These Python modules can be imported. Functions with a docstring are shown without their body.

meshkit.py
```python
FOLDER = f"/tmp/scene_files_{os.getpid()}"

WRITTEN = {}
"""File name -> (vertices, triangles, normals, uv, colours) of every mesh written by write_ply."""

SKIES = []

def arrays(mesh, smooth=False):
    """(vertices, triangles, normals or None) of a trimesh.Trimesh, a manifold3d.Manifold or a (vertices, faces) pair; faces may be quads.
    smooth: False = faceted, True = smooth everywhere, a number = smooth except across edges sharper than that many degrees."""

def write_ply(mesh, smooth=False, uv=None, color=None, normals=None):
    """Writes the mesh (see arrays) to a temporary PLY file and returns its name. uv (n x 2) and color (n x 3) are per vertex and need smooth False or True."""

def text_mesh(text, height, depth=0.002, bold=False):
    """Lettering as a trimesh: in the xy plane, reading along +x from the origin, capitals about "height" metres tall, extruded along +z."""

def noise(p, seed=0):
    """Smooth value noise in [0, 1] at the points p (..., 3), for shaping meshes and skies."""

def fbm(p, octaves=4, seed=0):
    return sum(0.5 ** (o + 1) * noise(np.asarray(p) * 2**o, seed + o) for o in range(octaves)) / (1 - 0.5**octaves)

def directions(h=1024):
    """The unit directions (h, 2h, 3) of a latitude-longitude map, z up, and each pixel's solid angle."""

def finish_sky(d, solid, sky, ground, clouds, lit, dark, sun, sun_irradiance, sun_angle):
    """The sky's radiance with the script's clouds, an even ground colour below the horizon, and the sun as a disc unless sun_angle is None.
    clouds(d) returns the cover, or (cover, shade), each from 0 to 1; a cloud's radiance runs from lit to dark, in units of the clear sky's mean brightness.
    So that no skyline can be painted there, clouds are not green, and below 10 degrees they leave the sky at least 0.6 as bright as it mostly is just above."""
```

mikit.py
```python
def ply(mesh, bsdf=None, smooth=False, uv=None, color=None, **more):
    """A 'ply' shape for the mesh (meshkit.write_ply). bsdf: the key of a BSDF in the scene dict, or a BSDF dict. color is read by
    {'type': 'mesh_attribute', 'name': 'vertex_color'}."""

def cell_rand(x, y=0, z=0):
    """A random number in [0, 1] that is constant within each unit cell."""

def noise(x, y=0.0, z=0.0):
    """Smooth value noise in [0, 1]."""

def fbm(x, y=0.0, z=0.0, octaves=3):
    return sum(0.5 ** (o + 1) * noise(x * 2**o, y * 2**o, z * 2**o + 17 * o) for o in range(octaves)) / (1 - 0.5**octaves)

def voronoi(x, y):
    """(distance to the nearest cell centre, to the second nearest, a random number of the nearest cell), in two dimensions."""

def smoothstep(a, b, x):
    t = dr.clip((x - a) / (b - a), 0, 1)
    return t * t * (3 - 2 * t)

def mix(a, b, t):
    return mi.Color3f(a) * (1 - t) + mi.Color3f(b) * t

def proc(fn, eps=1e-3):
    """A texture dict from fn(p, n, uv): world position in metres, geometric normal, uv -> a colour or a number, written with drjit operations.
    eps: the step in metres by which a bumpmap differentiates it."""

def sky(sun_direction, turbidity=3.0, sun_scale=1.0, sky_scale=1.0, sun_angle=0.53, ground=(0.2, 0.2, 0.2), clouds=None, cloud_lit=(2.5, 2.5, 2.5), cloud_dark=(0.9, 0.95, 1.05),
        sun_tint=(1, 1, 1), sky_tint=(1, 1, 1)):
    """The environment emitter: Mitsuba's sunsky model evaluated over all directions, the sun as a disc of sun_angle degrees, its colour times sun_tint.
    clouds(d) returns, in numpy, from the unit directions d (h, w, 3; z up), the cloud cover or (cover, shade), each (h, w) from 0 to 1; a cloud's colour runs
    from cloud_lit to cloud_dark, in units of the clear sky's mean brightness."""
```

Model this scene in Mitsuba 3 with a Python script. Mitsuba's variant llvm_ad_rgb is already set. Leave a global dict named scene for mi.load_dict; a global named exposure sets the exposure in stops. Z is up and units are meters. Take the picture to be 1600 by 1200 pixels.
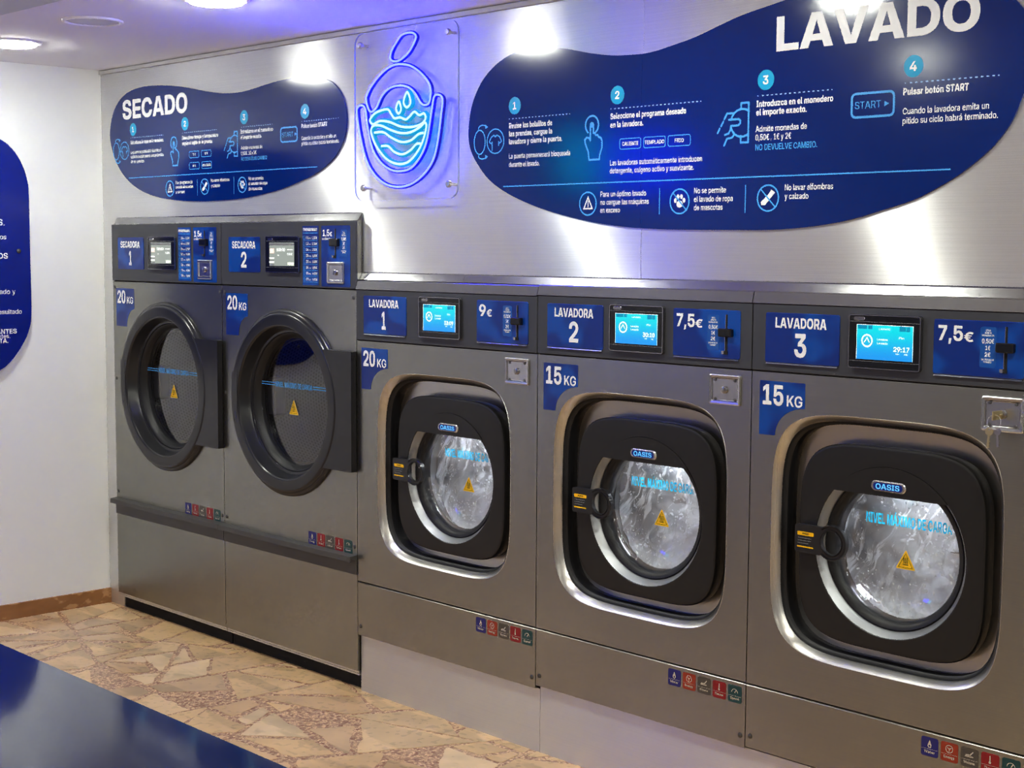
import math, random, glob
import numpy as np
import trimesh
import drjit as dr
import mitsuba as mi
from shapely import affinity, union_all, box as sbox
from shapely.geometry import Polygon, LineString, Point, MultiPolygon, MultiPoint
from shapely.ops import voronoi_diagram
import mikit, meshkit
from mikit import proc, noise, fbm, voronoi, smoothstep, mix

T = mi.ScalarTransform4f
scene, labels = {'type': 'scene'}, {}
random.seed(7)
rng = np.random.default_rng(7)

# ------------------------------------------------------------------ camera, lamps' strength, exposure
exposure = 4.0
K = 2.0 ** -exposure   # all lamps are given relative to the exposure
CAM = np.array([6.271, -3.456, 1.671])
FWD = np.array([-0.71977, 0.68847, -0.08910])
UPV = np.array([-0.06807, 0.05772, 0.99601])
scene['camera'] = {'type': 'perspective', 'fov': 37.637, 'fov_axis': 'x', 'near_clip': 0.05, 'far_clip': 100.0,
                   'to_world': T().look_at(origin=CAM.tolist(), target=(CAM + FWD).tolist(), up=UPV.tolist())}
LAMP = 150.0            # radiance of the ceiling downlights
LAMP_COLOUR = (0.98, 1.0, 0.87)
NEON_BLUE = (0.34, 0.50, 120.0)
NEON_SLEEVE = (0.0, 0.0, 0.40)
NEON_CYAN = (0.62, 1.30, 1.40)
DRUM_LAMP = 80.0
SIGN_BLUE = (0.10, 0.12, 15.0)    # backlit sign behind the camera
SIGN_TEAL = (0.0, 3.2, 5.2)

FZ = -0.010             # floor level
WY = 0.030              # face of the steel wall behind the machines
WX = -0.134             # left wall
CZ = 2.483              # soffit over the machines
CZ2 = 2.75              # main ceiling
XR, YB = 8.6, -6.3      # right wall, front wall

# ------------------------------------------------------------------ materials
def rgb(c): return {'type': 'rgb', 'value': [float(v) for v in c]}
def srgb(r, g, b):
    return tuple(((v / 255 + 0.055) / 1.055) ** 2.4 if v > 10 else v / 255 / 12.92 for v in (r, g, b))
def two(b): return {'type': 'twosided', 'bsdf': b}
def pri(c, rough=0.5, spec=0.5, metal=0.0, **k):
    return two({'type': 'principled', 'base_color': c if isinstance(c, dict) else rgb(c), 'roughness': rough, 'specular': spec, 'metallic': metal, **k})
def metal(c, au, av=None):
    return two({'type': 'roughconductor', 'material': 'none', 'distribution': 'ggx', 'alpha_u': au, 'alpha_v': av or au,
                'specular_reflectance': c if isinstance(c, dict) else rgb(c)})
def M(name, bsdf): scene['mat_' + name] = bsdf
def hazy(tex, au, av, haze, w):
    """brushed sheet metal: a sharp lobe along the brushing and a weaker wide one"""
    lobe = lambda a, b: {'type': 'roughconductor', 'material': 'none', 'distribution': 'ggx', 'alpha_u': a, 'alpha_v': b, 'specular_reflectance': tex}
    return two({'type': 'blendbsdf', 'weight': w, 'a': lobe(au, av), 'b': lobe(haze, haze)})

def brushed(base, amp, fz=900.0):
    def fn(p, n, uv):
        g = noise(p.x * 6 + 3.7, p.y * 40, p.z * fz) - 0.5
        s = fbm(p.x * 1.7, p.y * 2 + 5, p.z * 2.3, 3) - 0.5
        return mi.Color3f(*base) * (1 + amp * g + 0.18 * s)
    return proc(fn)
M('wall_steel', hazy(brushed((0.90, 0.90, 0.91), 0.16), 0.03, 0.40, 0.55, 0.38))
M('trim_steel', metal((0.38, 0.38, 0.40), 0.03))
M('case_steel', metal(brushed((0.325, 0.326, 0.294), 0.10), 0.07, 0.14))
M('plinth_steel', hazy(brushed((0.86, 0.85, 0.83), 0.12), 0.05, 0.40, 0.60, 0.45))
M('cap_steel', metal((0.36, 0.36, 0.36), 0.05))
M('bezel_steel', metal((0.58, 0.565, 0.54), 0.09))
M('dish_steel', metal((0.55, 0.545, 0.53), 0.07))
M('ring_steel', metal((0.42, 0.43, 0.45), 0.20))

M('drum_steel', metal((0.55, 0.56, 0.58), 0.25))
M('chrome', metal((0.62, 0.62, 0.63), 0.06))
M('brass', metal((0.72, 0.62, 0.36), 0.14))
M('panel_dark', pri(srgb(56, 57, 62), 0.42, 0.4))
M('plastic_dark', pri(srgb(32, 32, 35), 0.24, 0.45))
M('door_black', pri(srgb(30, 29, 29), 0.38, 0.35))
M('rubber', pri(srgb(24, 24, 27), 0.45, 0.35))
M('gloss_black', pri(srgb(16, 17, 22), 0.12, 0.5))
M('void_black', pri((0.012, 0.012, 0.013), 0.8, 0.2))
M('bar_grey', pri(srgb(66, 65, 64), 0.42, 0.4))
M('screw_grey', metal((0.13, 0.13, 0.13), 0.3))
M('white_paint', pri(srgb(236, 238, 238), 0.6, 0.3))
M('ceiling_paint', pri(srgb(214, 214, 218), 0.8, 0.2))
M('room_paint', pri(srgb(172, 174, 178), 0.8, 0.2))
M('reveal_grey', pri(srgb(190, 190, 192), 0.5, 0.4))
M('lamp_trim', pri(srgb(240, 240, 240), 0.4, 0.4))
M('print_white', pri(srgb(238, 240, 244), 0.35, 0.4))
M('print_sky', pri(srgb(70, 160, 232), 0.35, 0.4))
M('print_teal', pri(srgb(0, 158, 208), 0.3, 0.45))
M('print_cyan', {'type': 'principledthin', 'base_color': rgb((0.02, 0.62, 0.98)), 'roughness': 0.4, 'diff_trans': 1.3})
M('print_dash', pri(srgb(150, 190, 240), 0.35, 0.4))
M('print_black', pri(srgb(24, 22, 20), 0.5, 0.3))
M('print_yellow', pri(srgb(250, 190, 10), 0.4, 0.4))
M('print_cream', pri(srgb(196, 186, 172), 0.5, 0.3))
M('print_grey', pri(srgb(120, 122, 126), 0.5, 0.3))
M('outline_white', pri(srgb(225, 215, 190), 0.5, 0.3))
def film(p, n, uv):
    return mi.Color3f(*srgb(0, 30, 100)) * (0.97 + 0.06 * fbm(p.x * 3, p.y * 3, p.z * 3, 2))
M('sign_blue', pri(proc(film), 0.13, 0.5))
def plate_film(p, n, uv):
    w = smoothstep(0.42, 0.60, fbm(p.x * 9 + 1.3, p.y * 3, p.z * 9, 2))
    return mix(srgb(0, 36, 116), srgb(0, 62, 148), w)
M('plate_blue', pri(proc(plate_film), 0.30, 0.5))
M('info_blue', pri(srgb(18, 72, 150), 0.3, 0.5))
M('board_blue', pri(srgb(0, 22, 118), 0.30, 0.5))
M('board_edge', pri(srgb(30, 26, 40), 0.5, 0.4))
M('table_blue', pri(srgb(14, 28, 72), 0.07, 0.5))
for nm, c in (('navy', (30, 30, 104)), ('orange', (146, 48, 28)), ('taupe', (76, 70, 64)), ('red', (134, 22, 28)), ('teal', (22, 62, 64))):
    M('sticker_' + nm, pri(srgb(*c), 0.4, 0.4))
M('pane', {'type': 'thindielectric', 'int_ior': 1.5, 'ext_ior': 1.0})
M('acrylic_edge', pri(srgb(150, 165, 215), 0.15, 0.5))
M('tube_white', pri((0.08, 0.10, 0.14), 0.4, 0.3))
M('tube_sleeve', pri((0.01, 0.012, 0.12), 0.4, 0.3))
M('print_amber', {'type': 'principledthin', 'base_color': rgb((1.0, 0.64, 0.03)), 'roughness': 0.4, 'diff_trans': 0.5})

def swirl(p, n, uv):
    # foam and water whirling round: streaks along the turning direction (uv: angle, radius)
    a, r = uv.x, uv.y
    x, z = r * dr.cos(a), r * dr.sin(a)
    o = p.x * 0.9
    wx = fbm(x * 2.2 + o, z * 2.2, 1.0, 3) - 0.5
    wz = fbm(x * 2.2 + 7.0, z * 2.2 + o, 4.0, 3) - 0.5
    cl = fbm(x * 3.2 + 1.2 * wx + o, z * 3.2 + 1.2 * wz, 2.0, 6)
    st = fbm((x * 0.45 + z * 0.9) * 3.0 + 2.0 * wx + o, (x * 0.9 - z * 0.45) * 16.0 + 4 * wz, 5.0, 4)
    glints = noise(x * 46 + 9 * wx, z * 46, o) * noise(x * 19 + o, z * 19 + 6 * wz, 2.0)  # small white glints painted into the water colour
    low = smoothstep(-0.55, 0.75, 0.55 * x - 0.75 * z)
    v = 0.10 + 0.48 * low + 0.34 * smoothstep(0.36, 0.66, cl) * (0.35 + 0.65 * low) + 0.70 * smoothstep(0.54, 0.74, st) * (1 - 0.75 * low) + 0.9 * smoothstep(0.42, 0.70, glints)
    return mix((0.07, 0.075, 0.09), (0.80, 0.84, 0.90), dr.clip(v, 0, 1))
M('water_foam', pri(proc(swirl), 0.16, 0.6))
M('droplet', pri((0.80, 0.84, 0.88), 0.08, 0.8))

def drum_fn(p, n, uv):
    # hexagonal rows of holes
    u, v = uv.x / 0.016, uv.y / 0.0139
    row = dr.floor(v)
    u = u + 0.5 * (row - 2 * dr.floor(row / 2))
    du, dv = u - dr.floor(u) - 0.5, v - row - 0.5
    hole = 1 - smoothstep(0.24, 0.34, dr.sqrt(du * du + dv * dv))
    return mix((0.10, 0.10, 0.11), (0.03, 0.03, 0.03), hole)
M('dryer_drum', pri(proc(drum_fn), 0.35, 0.5, 0.85))

def stone(base, seed):
    def fn(p, n, uv):
        a = fbm(p.x * 7 + seed, p.y * 7, seed * 3.0, 4)
        vein = smoothstep(0.52, 0.60, fbm(p.x * 3 + a * 1.2 + seed, p.y * 9, seed, 4))
        speck = smoothstep(0.70, 0.80, noise(p.x * 60 + seed, p.y * 60, seed))
        return mi.Color3f(*base) * (0.84 + 0.60 * a - 0.22 * vein - 0.16 * speck)
    return proc(fn)
for k, c in enumerate(((200, 168, 126), (194, 160, 118), (206, 177, 138), (184, 150, 112), (198, 164, 120), (188, 156, 120))):
    M('stone_%d' % k, pri(stone(srgb(*c), 3.1 + 2.7 * k), 0.14, 0.5))
def chips(p, n, uv):
    d, e, w = voronoi(p.x * 95, p.y * 95)
    edge = 1 - smoothstep(0.06, 0.20, e - d)
    c = mix(srgb(136, 90, 66), srgb(226, 188, 146), w)
    return mix(c, srgb(160, 124, 98), edge)
M('terrazzo', pri(proc(chips), 0.2, 0.45))
def skirting(p, n, uv):
    a = fbm(p.x * 14, p.y * 14, p.z * 18, 4)
    b = smoothstep(0.54, 0.66, fbm(p.x * 22 + 5, p.y * 22, p.z * 30, 3))
    return mix(mix(srgb(128, 84, 50), srgb(168, 118, 76), a), srgb(196, 152, 108), b * 0.7)
M('skirting_stone', pri(proc(skirting), 0.25, 0.5))

def area(c, w=1.0): return {'type': 'area', 'radiance': c if isinstance(c, dict) else rgb([K * v for v in c]), 'sampling_weight': w}

# ------------------------------------------------------------------ helpers
def uniq(key):
    k, i = key, 0
    while k in scene or k in roots:
        i += 1; k = '%s_%03d' % (key, i)
    return k
roots = set()
def put(key, mesh, mat, smooth=False, uv=False, **more):
    """one entry of the scene; uv=True lays u along x and v along z (the brushing runs along x)"""
    key = uniq(key)
    if isinstance(mesh, (list, tuple)) and len(mesh) and isinstance(mesh[0], trimesh.Trimesh):
        mesh = trimesh.util.concatenate(mesh)
    coords = None
    if uv is True:
        coords = np.asarray(mesh.vertices)[:, [0, 2]]
    elif uv is not False:
        coords = uv
    scene[key] = mikit.ply(mesh, 'mat_' + mat, smooth=smooth, uv=coords, **more)
    return key
def thing(name, label, cat, group=None):
    key = uniq(name); roots.add(key)
    labels[key] = {'label': label, 'category': cat}
    if group: labels[key]['group'] = group
    return key
def struct(name, mesh, mat, smooth=False, uv=False, label=None):
    k = put(name, mesh, mat, smooth, uv)
    labels[k] = {'kind': 'structure'}
    if label: labels[k]['label'] = label
    return k
def lab(key, text): labels[key] = {'label': text}; return key

def polys(g): return [p for p in getattr(g, 'geoms', [g]) if p.geom_type == 'Polygon' and p.area > 1e-9]
def tri(poly): return trimesh.creation.triangulate_polygon(poly, engine='earcut')
def flat(g, y, dx=0.0):
    """a print: polygons in (x, z) facing -y at depth y"""
    out = []
    for p in polys(g):
        v, f = tri(p)
        out.append(trimesh.Trimesh(np.c_[v[:, 0] + dx, np.full(len(v), y), v[:, 1]], f, process=False))
    return trimesh.util.concatenate(out)
def ext(g, yf, yb, dx=0.0):
    """polygons in (x, z) extruded from depth yb to the front yf"""
    out = []
    for p in polys(g):
        m = trimesh.creation.extrude_polygon(p, yb - yf, engine='earcut')
        v = m.vertices
        m.vertices = np.c_[v[:, 0] + dx, yb - v[:, 2], v[:, 1]]
        out.append(m)
    return trimesh.util.concatenate(out)
def bx(x0, x1, y0, y1, z0, z1):
    return trimesh.creation.box(bounds=[[x0, y0, z0], [x1, y1, z1]])
def rrect(x0, x1, z0, z1, r):
    return sbox(x0 + r, z0 + r, x1 - r, z1 - r).buffer(r, quad_segs=6)
def ring_se(cx, cz, a, b, n=4.6, N=160):
    t = np.arange(N) * 2 * math.pi / N
    c, s = np.cos(t), np.sin(t)
    r = (np.abs(c / a) ** n + np.abs(s / b) ** n) ** (-1 / n)
    return np.c_[cx + r * c, cz + r * s]
def ring_rr(x0, x1, z0, z1, r, k=6):
    p = []
    for cx, cz, a0 in ((x1 - r, z1 - r, 0), (x0 + r, z1 - r, 90), (x0 + r, z0 + r, 180), (x1 - r, z0 + r, 270)):
        for i in range(k + 1):
            a = math.radians(a0 + 90 * i / k); p.append((cx + r * math.cos(a), cz + r * math.sin(a)))
    return np.array(p)
def loft(rings, cap0=False, cap1=False, closed=False):
    """rings: list of ((n,2) xz, y); quads between them"""
    n = len(rings[0][0]); v, f = [], []
    for r, y in rings: v.append(np.c_[r[:, 0], np.broadcast_to(y, n), r[:, 1]])
    v = np.vstack(v)
    m = len(rings)
    for k in range(m if closed else m - 1):
        a, b = k * n, ((k + 1) % m) * n
        i = np.arange(n); j = (i + 1) % n
        f += [np.c_[a + i, a + j, b + j], np.c_[a + i, b + j, b + i]]
    for cap, k in ((cap0, 0), (cap1, m - 1)):
        if cap:
            c = len(v); v = np.vstack([v, v[k * n:(k + 1) * n].mean(0)])
            i = np.arange(n); j = (i + 1) % n
            f.append(np.c_[k * n + i, k * n + j, np.full(n, c)])
    return trimesh.Trimesh(v, np.vstack(f), process=False)
def circ(cx, cz, r, N=96):
    t = np.arange(N) * 2 * math.pi / N
    return np.c_[cx + r * np.cos(t), cz + r * np.sin(t)]
def lathe(cx, cz, prof, N=96, **k): return loft([(circ(cx, cz, r, N), y) for r, y in prof], **k)
def plate(x0, x1, z0, z1, r, yf, yb, bev=0.0015):
    """rounded plate with a bevelled front edge"""
    return loft([(ring_rr(x0, x1, z0, z1, r), yb), (ring_rr(x0, x1, z0, z1, r), yf + bev), (ring_rr(x0 + bev, x1 - bev, z0 + bev, z1 - bev, max(r - bev, 1e-4)), yf)], cap1=True)
def tube(path, r, closed=False, sides=8):
    p = np.asarray(path, float); n = len(p)
    t = (np.roll(p, -1, 0) - np.roll(p, 1, 0)) if closed else np.gradient(p, axis=0)
    t /= np.linalg.norm(t, axis=1, keepdims=True) + 1e-12
    ref = np.array([0, 1.0, 0]) if abs(np.mean(t[:, 1])) < 0.7 else np.array([1.0, 0, 0])
    a = np.cross(t, ref); a /= np.linalg.norm(a, axis=1, keepdims=True) + 1e-12
    b = np.cross(t, a)
    ang = np.arange(sides) * 2 * math.pi / sides
    v = (p[:, None] + r * (np.cos(ang)[None, :, None] * a[:, None] + np.sin(ang)[None, :, None] * b[:, None])).reshape(-1, 3)
    f = []
    for k in range(n if closed else n - 1):
        A, B = k * sides, ((k + 1) % n) * sides
        for i in range(sides):
            j = (i + 1) % sides
            f += [(A + i, A + j, B + j), (A + i, B + j, B + i)]
    if not closed:
        for k, s in ((0, 1), (n - 1, -1)):
            c = len(v); v = np.vstack([v, p[k]])
            f += [(k * sides + i, k * sides + (i + 1) % sides, c)[::1 if s < 0 else -1] for i in range(sides)]
    m = trimesh.Trimesh(v, f, process=False)
    if m.volume < 0: m.invert()
    return m
def spline(pts, closed=True, k=8):
    p = np.asarray(pts, float); n = len(p); out = []
    for i in range(n if closed else n - 1):
        q = [p[(i + d) % n] if closed else p[min(max(i + d, 0), n - 1)] for d in (-1, 0, 1, 2)]
        for s in np.arange(k) / k:
            out.append(0.5 * (2 * q[1] + (q[2] - q[0]) * s + (2 * q[0] - 5 * q[1] + 4 * q[2] - q[3]) * s * s + (3 * q[1] - q[0] - 3 * q[2] + q[3]) * s ** 3))
    if not closed: out.append(p[-1])
    return np.array(out)
def stroke(pts, w, closed=False):
    l = LineString(list(pts) + ([pts[0]] if closed else []))
    return l.buffer(w / 2, quad_segs=3, cap_style='round')
def oval(cx, cz, rx, rz, w, n=40):
    t = np.arange(n) * 2 * math.pi / n
    return stroke(np.c_[cx + rx * np.cos(t), cz + rz * np.sin(t)], w, True)
def disc(cx, cz, r): return Point(cx, cz).buffer(r, quad_segs=10)

# lettering: outlines of the font as polygons, capitals one unit tall
FONT = glob.glob('/opt/blender-*/*/datafiles/fonts/Inter.woff2')
_fonts, _texts = {}, {}
def letters(s, weight=700, px=72):
    key = (s, weight, px)
    if key in _texts: return _texts[key]
    from PIL import Image, ImageDraw, ImageFont
    if (weight, px) not in _fonts:
        f = ImageFont.truetype(FONT[0], px)
        f.set_variation_by_axes([32, weight])
        _fonts[weight, px] = f
    font = _fonts[weight, px]
    x0, y0, x1, y1 = font.getbbox(s, anchor='ls')
    ss = 1
    im = Image.new('L', (x1 - x0 + 8, y1 - y0 + 8))
    ImageDraw.Draw(im).text((4 - x0, 4 - y0), s, 255, font, anchor='ls')
    on = np.pad(np.asarray(im) > 127, ((0, 0), (1, 1))).astype(np.int8)
    rows, starts = np.nonzero(np.diff(on, axis=1) == 1)
    ends = np.nonzero(np.diff(on, axis=1) == -1)[1]
    g = union_all(sbox(starts, -rows - 1, ends, -rows)).buffer(0.6).buffer(-0.6).simplify(0.7)
    cap = 0.727 * px
    g = affinity.affine_transform(g, [1 / cap, 0, 0, 1 / cap, -4 / cap, (4 - y0) / cap])
    _texts[key] = g
    return g
def text(s, x, z, cap, width=None, weight=700, align='l', px=72, slope=0.0):
    """lettering with its baseline at z; x is the left edge, centre or right edge; width stretches it to fit"""
    g = letters(s, weight, px)
    a, _, b, _ = g.bounds
    sx = cap if width is None else width / (b - a)
    g = affinity.affine_transform(g, [sx, 0, 0, cap, -a * sx, 0])
    w = (b - a) * sx
    return affinity.translate(g, x - {'l': 0, 'c': w / 2, 'r': w}[align], z)
def many(gs): return MultiPolygon([p for g in gs for p in polys(g)])

# ------------------------------------------------------------------ the room
struct('wall_left', bx(WX - 0.12, WX, YB, 0.9, FZ, CZ2 + 0.1), 'white_paint', label='white painted wall at the left')
struct('wall_right', bx(XR, XR + 0.12, YB, 0.9, FZ, CZ2 + 0.1), 'room_paint')
struct('wall_front', bx(WX, XR, YB - 0.12, YB, FZ, CZ2 + 0.1), 'room_paint')
struct('ceiling', [bx(WX, XR, -1.04, 0.9, CZ, CZ2 + 0.1), bx(WX, XR, YB, -1.04, CZ2, CZ2 + 0.1)], 'ceiling_paint', label='white soffit over the machines and the higher ceiling beyond it')
struct('baseboard_left', bx(WX, WX + 0.012, YB, WY, FZ, 0.060), 'skirting_stone', label='brown marble skirting under the white wall')

W1X, W2X, W3X, W4X = 1.817, 2.779, 3.651, 4.523
MB = 0.85               # depth of the machines
# steel sheets of the back wall, cut out round the machines
cut = union_all([sbox(0.0, FZ - 1, 1.810, 1.800), sbox(1.80, FZ - 1, W4X, 1.580)])
struct('wall_back', [bx(WX, XR, WY + 0.9, WY + 0.98, FZ, CZ2)], 'void_black', label='brushed steel wall behind and above the machines')
xs = [WX, 3.197, 5.60, XR]
for a, b in zip(xs, xs[1:]):
    sheet = sbox(a + 0.0006, FZ, b - 0.0006, 2.462).difference(cut)
    k = put('wall_back__panel', ext(sheet, WY, WY + 0.012), 'wall_steel', uv=True)
put('wall_back__panel', bx(WX, XR, WY + 0.006, WY + 0.02, 2.462, CZ), 'reveal_grey')
struct('trim_1', bx(WX, XR, WY - 0.010, WY + 0.006, 2.464, CZ - 0.004), 'reveal_grey', label='pale cornice strip under the ceiling')
def cham(x0, x1, z0, z1, y0, y1):
    v = np.array([[x0, y0, z0], [x1, y0, z0], [x1, y1, z1], [x0, y1, z1], [x0, y1 + 0.004, z1], [x1, y1 + 0.004, z1], [x0, WY + 0.02, z0], [x1, WY + 0.02, z0]])
    f = np.array([[0, 1, 2], [0, 2, 3], [3, 2, 5], [3, 5, 4], [0, 6, 7], [0, 7, 1]])
    return trimesh.Trimesh(v, f, process=False)
# polished edge strips round the cut-out: over the dryers, down their right side, along the washers
def bevel_strip(pa, pb, qa, qb):
    v = np.array([pa, pb, qb, qa], float)
    return trimesh.Trimesh(v, [[0, 1, 2], [0, 2, 3]], process=False)
edge = [bevel_strip((-0.004, 0.014, 1.777), (1.806, 0.014, 1.777), (-0.004, WY - 0.003, 1.803), (1.815, WY - 0.003, 1.803)),
        bevel_strip((-0.004, WY - 0.003, 1.803), (1.815, WY - 0.003, 1.803), (-0.004, WY - 0.003, 1.807), (1.815, WY - 0.003, 1.807)),
        bevel_strip((1.806, 0.014, 1.777), (1.806, 0.014, 1.560), (1.818, WY - 0.003, 1.803), (1.818, WY - 0.003, 1.560)),
        bevel_strip((1.818, WY - 0.003, 1.803), (1.818, WY - 0.003, 1.585), (1.822, WY - 0.003, 1.803), (1.822, WY - 0.003, 1.585))]
struct('trim_2', edge, 'trim_steel', label='polished steel strip framing the top and right side of the dryers')
for i, (a, b) in enumerate(((1.818, 2.392), (2.393, W4X))):
    struct('trim_%d' % (3 + i), [bevel_strip((a, 0.014, 1.557), (b, 0.014, 1.557), (a, WY - 0.003, 1.581), (b, WY - 0.003, 1.581)),
                                 bevel_strip((a, WY - 0.003, 1.581), (b, WY - 0.003, 1.581), (a, WY - 0.003, 1.585), (b, WY - 0.003, 1.585))], 'trim_steel',
           label='polished steel strip where the steel wall meets the washing machines')

# floor: crazy paving of stones in joints of small chips
struct('floor', bx(WX - 0.1, XR + 0.1, YB - 0.1, 1.0, FZ - 0.1, FZ), 'terrazzo', label='polished floor of irregular beige stones set in reddish chips')
from shapely.ops import split as cut_poly
R2 = random.Random(19)
def shards(p, want):
    """crazy paving: cut and cut again along lines across the longer side"""
    if p.area < want: return [p]
    rc = np.array(p.minimum_rotated_rectangle.exterior.coords)
    e0, e1 = rc[1] - rc[0], rc[2] - rc[1]
    long = e0 if np.hypot(*e0) > np.hypot(*e1) else e1
    a = math.atan2(long[1], long[0]) + math.pi / 2 + R2.uniform(-.62, .62)
    c = np.array(p.centroid.coords[0]) + long * R2.uniform(-.16, .16)
    d = np.array([math.cos(a), math.sin(a)]) * 20
    n = np.array([-math.sin(a), math.cos(a)]); k = R2.uniform(-.03, .03)
    out = []
    for q in cut_poly(p, LineString([c - d, c + n * k, c + d])).geoms:
        out += shards(q, R2.choice((.02, .035, .05, .075, .11)))
    return out
near, far = [], []
floor_area = sbox(WX + 0.012, YB, XR, WY + 0.3)
for c in shards(floor_area, .1):
    if R2.random() < 0.06: continue
    g = c.buffer(-(0.004 + 0.016 * R2.random() ** 1.7), join_style='mitre')
    g = g.buffer(-.006).buffer(.006, quad_segs=1)
    for p in polys(g):
        if p.area < 0.002: continue
        p = Polygon(p.exterior).segmentize(0.035)
        v = np.array(p.exterior.coords)[:-1]
        jit = (meshkit.noise(np.c_[v * 19, np.zeros(len(v))], 5) - 0.5)[:, None] * 0.022 + rng.normal(0, 0.0016, v.shape)
        cen = v.mean(0); d = v - cen; d /= np.linalg.norm(d, axis=1, keepdims=True) + 1e-9
        q = Polygon(v + d * jit - d * 0.003).buffer(0)
        for p2 in polys(q):
            if p2.area > 0.001: (near if (p2.centroid.x < 3.9 and -1.75 < p2.centroid.y < 0.06) else far).append(p2)
def slab(p, h=0.0012):
    m = trimesh.creation.extrude_polygon(p, h, engine='earcut'); m.apply_translation([0, 0, FZ]); return m
for i, p in enumerate(sorted(near, key=lambda p: -p.centroid.y)[:300]):
    put('floor__stone', slab(p, random.uniform(0.0008, 0.0016)), 'stone_%d' % random.randrange(6))
k = put('floor__far_stones', [slab(p) for p in far], 'stone_0'); labels[k] = {'kind': 'stuff'}

# ------------------------------------------------------------------ ceiling lamps
def downlight(x, y, z, label):
    t = thing('ceiling_downlight', label, 'ceiling lamp', 'round downlights in the ceiling')
    N = 48
    def ring(r, zz):
        a = np.arange(N) * 2 * math.pi / N
        return np.c_[x + r * np.cos(a), y + r * np.sin(a)], zz
    def lo(prof):
        m = loft([ring(r, zz) for r, zz in prof])
        m.vertices = m.vertices[:, [0, 2, 1]]
        return m
    put(t + '__trim_ring', lo([(0.112, z), (0.110, z - 0.006), (0.098, z - 0.008), (0.092, z - 0.004), (0.092, z + 0.0)]), 'lamp_trim', smooth=40)
    m = lo([(0.092, z - .003), (0.0915, z - .010), (0.084, z - .017), (0.062, z - .021), (0.030, z - .023), (0.0004, z - .0235)])
    if m.face_normals[-1, 2] > 0: m.invert()
    scene[t + '__diffuser'] = mikit.ply(m, 'mat_lamp_trim', smooth=True, emitter=area([LAMP * c for c in LAMP_COLOUR], 6.0))
row = [0.51, 1.98, 3.45, 4.92, 6.39, 7.86]
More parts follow.
